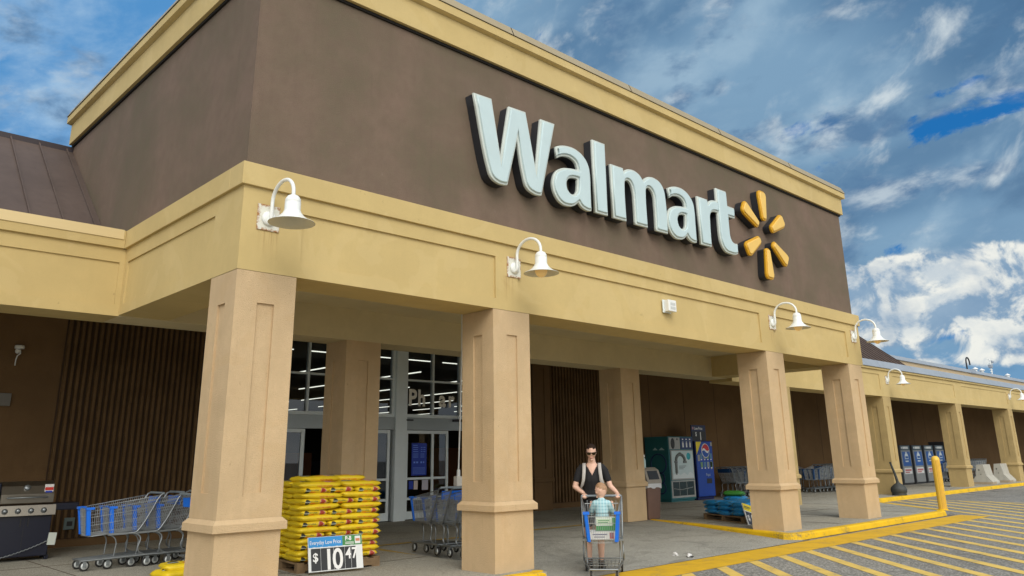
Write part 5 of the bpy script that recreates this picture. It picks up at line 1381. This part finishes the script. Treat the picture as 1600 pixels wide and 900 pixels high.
def head_mesh(c, h, tilt=0, turn=0, child=False):
    """head of height h centred at c, facing +X"""
    b = MB(); n, m_ = 28, 22; vs = []
    rx, ry, rz = h * .40, h * .335, h * .5
    for i in range(m_ + 1):
        t_ = pi * i / m_
        for j in range(n):
            a = 2 * pi * j / n
            x, y, z = max(sin(t_), 1e-3) * cos(a), max(sin(t_), 1e-3) * sin(a), -cos(t_)
            if z < 0:   # narrow jaw
                k_ = 1 - (.30 if not child else .16) * (-z) ** 1.5
                y *= k_; x = x * (1 - .12 * (-z)) + (.10 * (-z) if x > 0 else 0.06 * (-z))
            if x < 0 and z > -.2: x *= 1.08
            vs.append(V((x * rx, y * ry, z * rz)))
    fs = [(i * n + j, i * n + (j + 1) % n, (i + 1) * n + (j + 1) % n, (i + 1) * n + j) for i in range(m_) for j in range(n)]
    b.add(vs, fs, 0, True)
    ns = .8 if child else 1
    b.sphere((rx * 1.0, 0, -rz * .12), h * .055 * ns, h * .058 * ns, h * .055 * ns, 10, 8); b.tube([(rx * .90, 0, rz * .16), (rx * 1.03, 0, -rz * .10)], [h * .028, h * .045 * ns], 8)
    b.sphere((rx * .93, 0, -rz * .48), h * .04, h * .105, h * .028, 10, 6)     # lips
    b.sphere((rx * .84, 0, -rz * .80), h * .09, h * .10, h * .08, 10, 6)       # chin
    b.sphere((rx * .86, 0, rz * .18), h * .07, h * .22, h * .045, 10, 6)       # brow
    for s_ in (-1, 1):
        b.sphere((-rx * .02, s_ * ry * 1.02, -rz * .06), h * .055, h * .022, h * .085, 10, 8)
        b.sphere((rx * .68, s_ * ry * .55, -rz * .22), h * .10, h * .09, h * .09, 10, 8)
    me = b.mesh('head')
    me.transform(M.Translation(c) @ M.Rotation(turn, 4, 'Z') @ M.Rotation(tilt, 4, 'Y'))
    return me
def hand_meshes(wrist, fwd, side, down, L=.17):
    """a hand closing on a bar: palm plus four fingers curling down round it and a thumb below; fwd from the wrist, side towards the thumb"""
    w_, f_, s_, d_ = V(wrist), V(fwd).normalized(), V(side).normalized(), V(down).normalized()
    out_ = []
    k = Sk(); a = k.p(tuple(w_), (.026, .020)); a = k.chain(a, [(tuple(w_ + f_ * .04), (.034, .018)), (tuple(w_ + f_ * .075), (.036, .016))]); out_.append(k.mesh(1))
    for i, (off, ln) in enumerate(((.027, .072), (.009, .080), (-.009, .075), (-.027, .060))):
        base = w_ + f_ * .07 + s_ * off; k = Sk()
        a = k.p(tuple(base - f_ * .02), .0095)
        k.chain(a, [(tuple(base + f_ * ln * .30), .0092), (tuple(base + f_ * ln * .48 + d_ * ln * .30), .0086), (tuple(base + f_ * ln * .22 + d_ * ln * .58), .0076)])
        out_.append(k.mesh(1))
    k = Sk(); base = w_ + f_ * .03 + s_ * .028; a = k.p(tuple(base - s_ * .012), .012)
    k.chain(a, [(tuple(base + s_ * .018 + f_ * .018 + d_ * .012), .0105), (tuple(base + s_ * .020 + f_ * .045 + d_ * .032), .009)]); out_.append(k.mesh(1))
    return out_
m_skin = mat('skin', (.66, .42, .32), .55, .06, 14, spec=.35)
m_hair = mat('dark_brown_hair', (.022, .012, .008), .7, .25, 40, spec=.15)
m_shirt = mat('black_cotton', (.010, .010, .012), .9, .1, 10)
m_shorts = mat('charcoal_cotton', (.045, .043, .048), .9, .1, 10)
m_strap = mat('grey_strap', (.42, .40, .38), .8, .05, 20)
m_lens = mat('dark_lens', (.006, .005, .005), .12)

WP = V((5.60, -.055, -.103)); HW = R(221)
wo = thing('person', 'woman in black v-neck shirt, dark shorts and sunglasses pushing a shopping cart', 'person', WP, HW)
# the cart handle in the woman's frame
inv = (M.Translation(WP) @ M.Rotation(HW, 4, 'Z')).inverted()
cw = M.Translation(CARTP) @ M.Rotation(HC, 4, 'Z')
hl = inv @ (cw @ V((-.135, .225, .985))); hr = inv @ (cw @ V((-.135, -.235, .985)))
k = Sk()
pel = k.p((0, 0, .93), (.115, .155)); ab = k.p((.005, 0, 1.06), (.098, .118), pel); ch_ = k.p((.015, 0, 1.20), (.112, .130), ab); uc = k.p((.005, 0, 1.33), (.090, .125), ch_)
nb = k.p((.01, 0, 1.425), (.058, .062), uc); k.p((.04, 0, 1.50), .050, nb)
arms = []
for s_, hp in ((1, hl), (-1, hr)):
    sh_ = k.p((-.005, .140 * s_, 1.355), .056, uc)
    el_ = V((.04, s_ * .255, 1.105)); wr = V((hp.x - .085, hp.y + .01 * s_, hp.z + .035))
    a = k.chain(sh_, [((.0, .185 * s_, 1.31), .048), (tuple((V((.0, .185 * s_, 1.31)) + el_) / 2), .046), (tuple(el_), .039), (tuple(el_ * .6 + wr * .4), .037), (tuple(wr), .024)])
    arms.append((s_, wr))
    hip = k.p((0, .088 * s_, .84), (.088, .090), pel)
    fx = .05 if s_ > 0 else -.04
    k.chain(hip, [((.012 + fx * .3, .092 * s_, .66), .078), ((.02 + fx * .7, .088 * s_, .475), .057), ((-.005 + fx, .088 * s_, .34), .055), ((-.025 + fx, .085 * s_, .12), .037), ((-.02 + fx, .085 * s_, .055), .040), ((.09 + fx, .092 * s_, .035), .036), ((.165 + fx, .096 * s_, .028), .026)])
body = [k.mesh(2), head_mesh((.062, 0, 1.588), .218, R(22))]
for s_, wr in arms: body += hand_meshes(wr, V((1, 0, -.25)), V((0, -s_, 0)), V((.1, 0, -1)))
bme = remesh_join(body, .0062, 3); bme.materials.append(m_skin)
obj('body', bme, wo)
# shirt
k = Sk()
pel2 = k.p((0, 0, .90), (.135, .172)); ab2 = k.p((.005, 0, 1.06), (.112, .134), pel2); ch2 = k.p((.022, 0, 1.20), (.132, .146), ab2); uc2 = k.p((.005, 0, 1.335), (.102, .136), ch2); k.p((.005, 0, 1.405), (.075, .10), uc2)
for s_ in (1, -1):
    a = k.p((-.005, .140 * s_, 1.36), .064, uc2); k.chain(a, [((.0, .186 * s_, 1.31), .059), ((.018, .214 * s_, 1.225), .056), ((.022, .224 * s_, 1.195), .055)])
sme = remesh_join([k.mesh(2)], .010, 3)
bm_ = bmesh.new(); bm_.from_mesh(sme)
kill = [f for f in bm_.faces if (f.calc_center_median().z > 1.415) or (f.calc_center_median().x > .0 and f.calc_center_median().z > 1.265 + abs(f.calc_center_median().y) * 1.75 and abs(f.calc_center_median().y) < .095)
        or (abs(f.calc_center_median().y) > .21 and f.normal.z < -.3 and f.calc_center_median().z < 1.17)]
bmesh.ops.delete(bm_, geom=kill, context='FACES'); bm_.to_mesh(sme); bm_.free(); sme.materials.append(m_shirt)
for p_ in sme.polygons: p_.use_smooth = True
obj('shirt', sme, wo)
k = Sk(); p0 = k.p((0, 0, .95), (.122, .162)); p1 = k.p((0, 0, .88), (.13, .172), p0)
for s_ in (1, -1): k.chain(p1, [((.0, .092 * s_, .80), (.105, .104)), ((.012, .095 * s_, .68), (.096, .096)), ((.016, .096 * s_, .63), (.094, .094))])
shm = remesh_join([k.mesh(2)], .010, 3); shm.materials.append(m_shorts); obj('shorts', shm, wo)
for s_ in (1, -1):
    fx = .05 if s_ > 0 else -.04
    k = Sk(); a = k.p((-.03 + fx, .085 * s_, .095), .047); k.chain(a, [((-.045 + fx, .085 * s_, .045), .046), ((.06 + fx, .091 * s_, .045), .048), ((.135 + fx, .096 * s_, .036), .042), ((.185 + fx, .098 * s_, .030), .028)])
    me = k.mesh(2); me.materials.append(m_black); q_ = obj('shoe', me, wo)
    b = MB(); b.prism([(-.085 + fx, .085 * s_ - .036), (.05 + fx, .085 * s_ - .044), (.17 + fx, .085 * s_ - .03), (.215 + fx, .1 * s_), (.17 + fx, .085 * s_ + .052), (.05 + fx, .085 * s_ + .05), (-.085 + fx, .085 * s_ + .036)], -.002, .018, 'z'); b.build('sole', mat('sole', (.10, .10, .10), .7), q_)
# hair: cap pulled back into a bun
hm = M.Translation((.062, 0, 1.588)) @ M.Rotation(R(22), 4, 'Y')
b = MB(); n, m_ = 28, 16; vs = []; hh = .218
for i in range(m_ + 1):
    t_ = pi * i / m_
    for j in range(n):
        a = 2 * pi * j / n; x, y, z = max(sin(t_), 1e-3) * cos(a), max(sin(t_), 1e-3) * sin(a), cos(t_)
        rr_ = 1.085 + .016 * sin(15 * a)
        vs.append(V((x * hh * .40 * rr_ - .004, y * hh * .335 * rr_, z * hh * .5 * rr_ + .004)))
fs = []
for i in range(m_):
    for j in range(n):
        q_ = (i * n + j, (i + 1) * n + j, (i + 1) * n + (j + 1) % n, i * n + (j + 1) % n); c_ = sum((vs[v_] for v_ in q_), V()) / 4
        if c_.z > (.060 + 1.1 * c_.x if c_.x < 0 else .060 + .30 * c_.x): fs.append(q_)
b.add(vs, fs, 0, True); b.sphere((-.115, 0, .03), .045, .05, .05, 12, 8)
me = b.mesh('hair'); me.transform(hm); me.materials.append(m_hair); obj('hair', me, wo)
# sunglasses
b = MB()
for s_ in (1, -1):
    b.prism([(s_ * .008, .020), (s_ * .062, .024), (s_ * .066, .005), (s_ * .055, -.018), (s_ * .02, -.018), (s_ * .009, -.004)][::s_], .094, .099, 'x')
    b.box(-.01, s_ * .072 - .002, .012, .09, s_ * .072 + .002, .02)
    b.box(.086, s_ * .064 - .012 * (s_ < 0), .010, .095, s_ * .064 + .012 * (s_ > 0), .022)
b.box(.093, -.01, .008, .1, .01, .016)
me = b.mesh('sunglasses'); me.transform(hm @ M.Translation((.003, 0, .012))); me.materials.append(m_lens); obj('sunglasses', me, wo)
b = MB(); b.sphere((.089, 0, -.053), .006, .026, .0075, 10, 6); me = b.mesh('lips'); me.transform(hm); me.materials.append(mat('lip', (.48, .20, .17), .5)); obj('lips', me, wo)
# backpack with straps
bpk = thing('backpack', 'grey backpack on the woman\'s back, pale straps over her shoulders', 'backpack', WP, HW)
b = MB()
for s_ in (1, -1):
    P_ = [(-.13, .09 * s_, 1.36), (-.06, .105 * s_, 1.425), (.02, .112 * s_, 1.425), (.088, .112 * s_, 1.375), (.138, .118 * s_, 1.29), (.150, .128 * s_, 1.20), (.12, .150 * s_, 1.12), (.03, .170 * s_, 1.07), (-.10, .13 * s_, 1.05)]
    # flat webbing: a ribbon about 5 cm wide
    vs = []
    for i, p_ in enumerate(P_):
        p_ = V(p_); o_ = V((0, .024 if i < 7 else .012, .0 if i < 5 else .012)); t_ = (V(P_[min(i + 1, 8)]) - V(P_[max(i - 1, 0)])).normalized()
        nn = t_.cross(V((0, 1, 0))).normalized() * .008
        if nn.dot(V((1, 0, .6))) < 0: nn = -nn
        vs += [p_ - o_, p_ + o_, p_ + o_ + nn, p_ - o_ + nn]
    fs = [(i * 4 + j, i * 4 + (j + 1) % 4, i * 4 + 4 + (j + 1) % 4, i * 4 + 4 + j) for i in range(8) for j in range(4)]
    b.add(vs, fs, 0, True)
b.build('strap', m_strap, bpk)
b = MB(); b.sphere((-.20, 0, 1.20), .10, .145, .20, 18, 12); b.build('pack', m_strap, bpk)

# toddler in the cart seat, back to the camera, head turned
TP = cw @ V((.10, .0, .60)); HT = HC + pi
to = thing('person', 'toddler in a pale blue checked shirt sitting in the cart seat, facing the woman', 'person', TP, HT)
k = Sk()
pv_ = k.p((0, 0, .06), (.075, .085)); tb_ = k.p((.0, 0, .17), (.072, .082), pv_); tu = k.p((.005, 0, .28), (.062, .085), tb_); tn = k.p((.01, 0, .345), .038, tu); k.p((.012, 0, .38), .036, tn)
ta = []
for s_ in (1, -1):
    sh_ = k.p((.0, .085 * s_, .295), .040, tu); k.chain(sh_, [((.03, .125 * s_, .235), .033), ((.075, .145 * s_, .17), .029), ((.14, .150 * s_, .235), .026), ((.19, .145 * s_, .30), .020)])
    k.chain(pv_, [((.05, .055 * s_, .05), .055), ((.15, .075 * s_, .045), .047), ((.21, .08 * s_, .0), .040), ((.225, .08 * s_, -.12), .032), ((.235, .08 * s_, -.17), .026), ((.28, .085 * s_, -.185), .022)])
    ta.append((s_, (.18, .145 * s_, .305)))
bl = [k.mesh(2), head_mesh((.015, 0, .475), .205, R(8), R(75), True)]
for s_, wr in ta:
    hs_ = hand_meshes((0, 0, 0), V((1, 0, .2)), V((0, -s_, 0)), V((.2, 0, -1)))
    for h_ in hs_: h_.transform(M.Translation(wr) @ M.Scale(.62, 4)); bl.append(h_)
tme = remesh_join(bl, .0058, 3); tme.materials.append(mat('child_skin', (.70, .45, .34), .5, .05, 14, spec=.35)); obj('body', tme, to)
m_check = bpy.data.materials.new('pale_blue_check'); m_check.use_nodes = True
t = NT(m_check.node_tree); p = t.n['Principled BSDF']; ov = t.new('ShaderNodeTexCoord').outputs['Object']; x, y, z = t.sep(ov)
wv1 = t.m('GREATER_THAN', t.m('SINE', t.m('MULTIPLY', z, 150)), .55); wv2 = t.m('GREATER_THAN', t.m('SINE', t.m('MULTIPLY', y, 150)), .55)
c_ = t.mix(t.m('MULTIPLY', wv1, .55), (.34, .56, .62), (.14, .33, .42)); c_ = t.mix(t.m('MULTIPLY', wv2, .45), c_, (.62, .74, .76))
t.put(p.inputs['Base Color'], c_); p.inputs['Roughness'].default_value = .85
k = Sk()
a0 = k.p((-.005, 0, .04), (.092, .104)); a1 = k.p((-.003, 0, .17), (.084, .096), a0); a2 = k.p((.002, 0, .285), (.072, .094), a1); k.p((.006, 0, .335), (.052, .06), a2)
for s_ in (1, -1):
    q_ = k.p((.0, .088 * s_, .298), .048, a2); k.chain(q_, [((.03, .128 * s_, .235), .041), ((.07, .146 * s_, .175), .038), ((.10, .149 * s_, .195), .036)])
me = remesh_join([k.mesh(2)], .008, 3); me.materials.append(m_check); obj('shirt', me, to)
k = Sk(); a0 = k.p((0, 0, .05), (.083, .094))
for s_ in (1, -1): k.chain(a0, [((.05, .055 * s_, .048), .064), ((.15, .075 * s_, .044), .056)])
me = remesh_join([k.mesh(2)], .008, 3); me.materials.append(mat('grey_shorts', (.16, .17, .20), .9)); obj('shorts', me, to)
hm = M.Translation((.015, 0, .475)) @ M.Rotation(R(75), 4, 'Z') @ M.Rotation(R(8), 4, 'Y')
b = MB(); vs = []; hh = .205; fs = []
for i in range(m_ + 1):
    t_ = pi * i / m_
    for j in range(n):
        a = 2 * pi * j / n; x, y, z = max(sin(t_), 1e-3) * cos(a), max(sin(t_), 1e-3) * sin(a), cos(t_)
        rr_ = 1.045 + .006 * sin(17 * a)
        xx = x * (1.08 if x < 0 else 1)
        vs.append(V((xx * hh * .40 * rr_, y * hh * .335 * rr_, z * hh * .5 * rr_)))
for i in range(m_):
    for j in range(n):
        q_ = (i * n + j, (i + 1) * n + j, (i + 1) * n + (j + 1) % n, i * n + (j + 1) % n); c_ = sum((vs[v_] for v_ in q_), V()) / 4
        if c_.z > .035 + .55 * c_.x: fs.append(q_)
b.add(vs, fs, 0, True); me = b.mesh('hair'); me.transform(hm); me.materials.append(mat('sandy_hair', (.34, .20, .11), .6, .25, 50)); obj('hair', me, to)

# goods in the cart
def in_cart(x, y, z): return cw @ V((x, y, z))
o = thing('carton', 'white and green carton standing in the cart on top of the flat box', 'box', in_cart(.55, .045, .587), HC)
b = MB(); b.box(-.07, -.13, 0, .07, .13, .16); b.build('box', m_bwhite, o, .004)
b = MB(); b.box(.0702, -.13, .0, .0725, .13, .06, 0); b.box(.0702, .09, .06, .0725, .13, .16, 0); b.box(.0702, -.12, .07, .0725, .08, .15, 1); b.box(.0726, -.10, .095, .0735, .03, .105, 0); b.box(.0726, -.10, .12, .0735, .05, .13, 0); b.box(-.07, -.13, .1602, .07, .13, .1625, 1)
b.build('printed_panel', [mat('leaf_green', (.06, .26, .09), .5), mat('pale_green', (.55, .68, .52), .5)], o)
o = thing('carton', 'flat white box with red and grey print lying on the cart floor', 'box', in_cart(.56, 0, .478), HC)
b = MB(); b.box(-.14, -.165, 0, .14, .165, .105); b.build('box', m_bwhite, o, .004)
b = MB(); b.box(.1402, .09, .015, .142, .15, .09, 0); b.box(.1402, -.13, .06, .142, .06, .075, 1); b.box(.1402, -.11, .03, .142, .03, .042, 1); b.box(.1422, .105, .03, .143, .118, .09, 1); b.box(.1422, .128, .03, .143, .14, .09, 1)
b.build('printed_panel', [mat('pale_red', (.52, .12, .13), .5), mat('grey_ink', (.20, .21, .30), .5)], o)
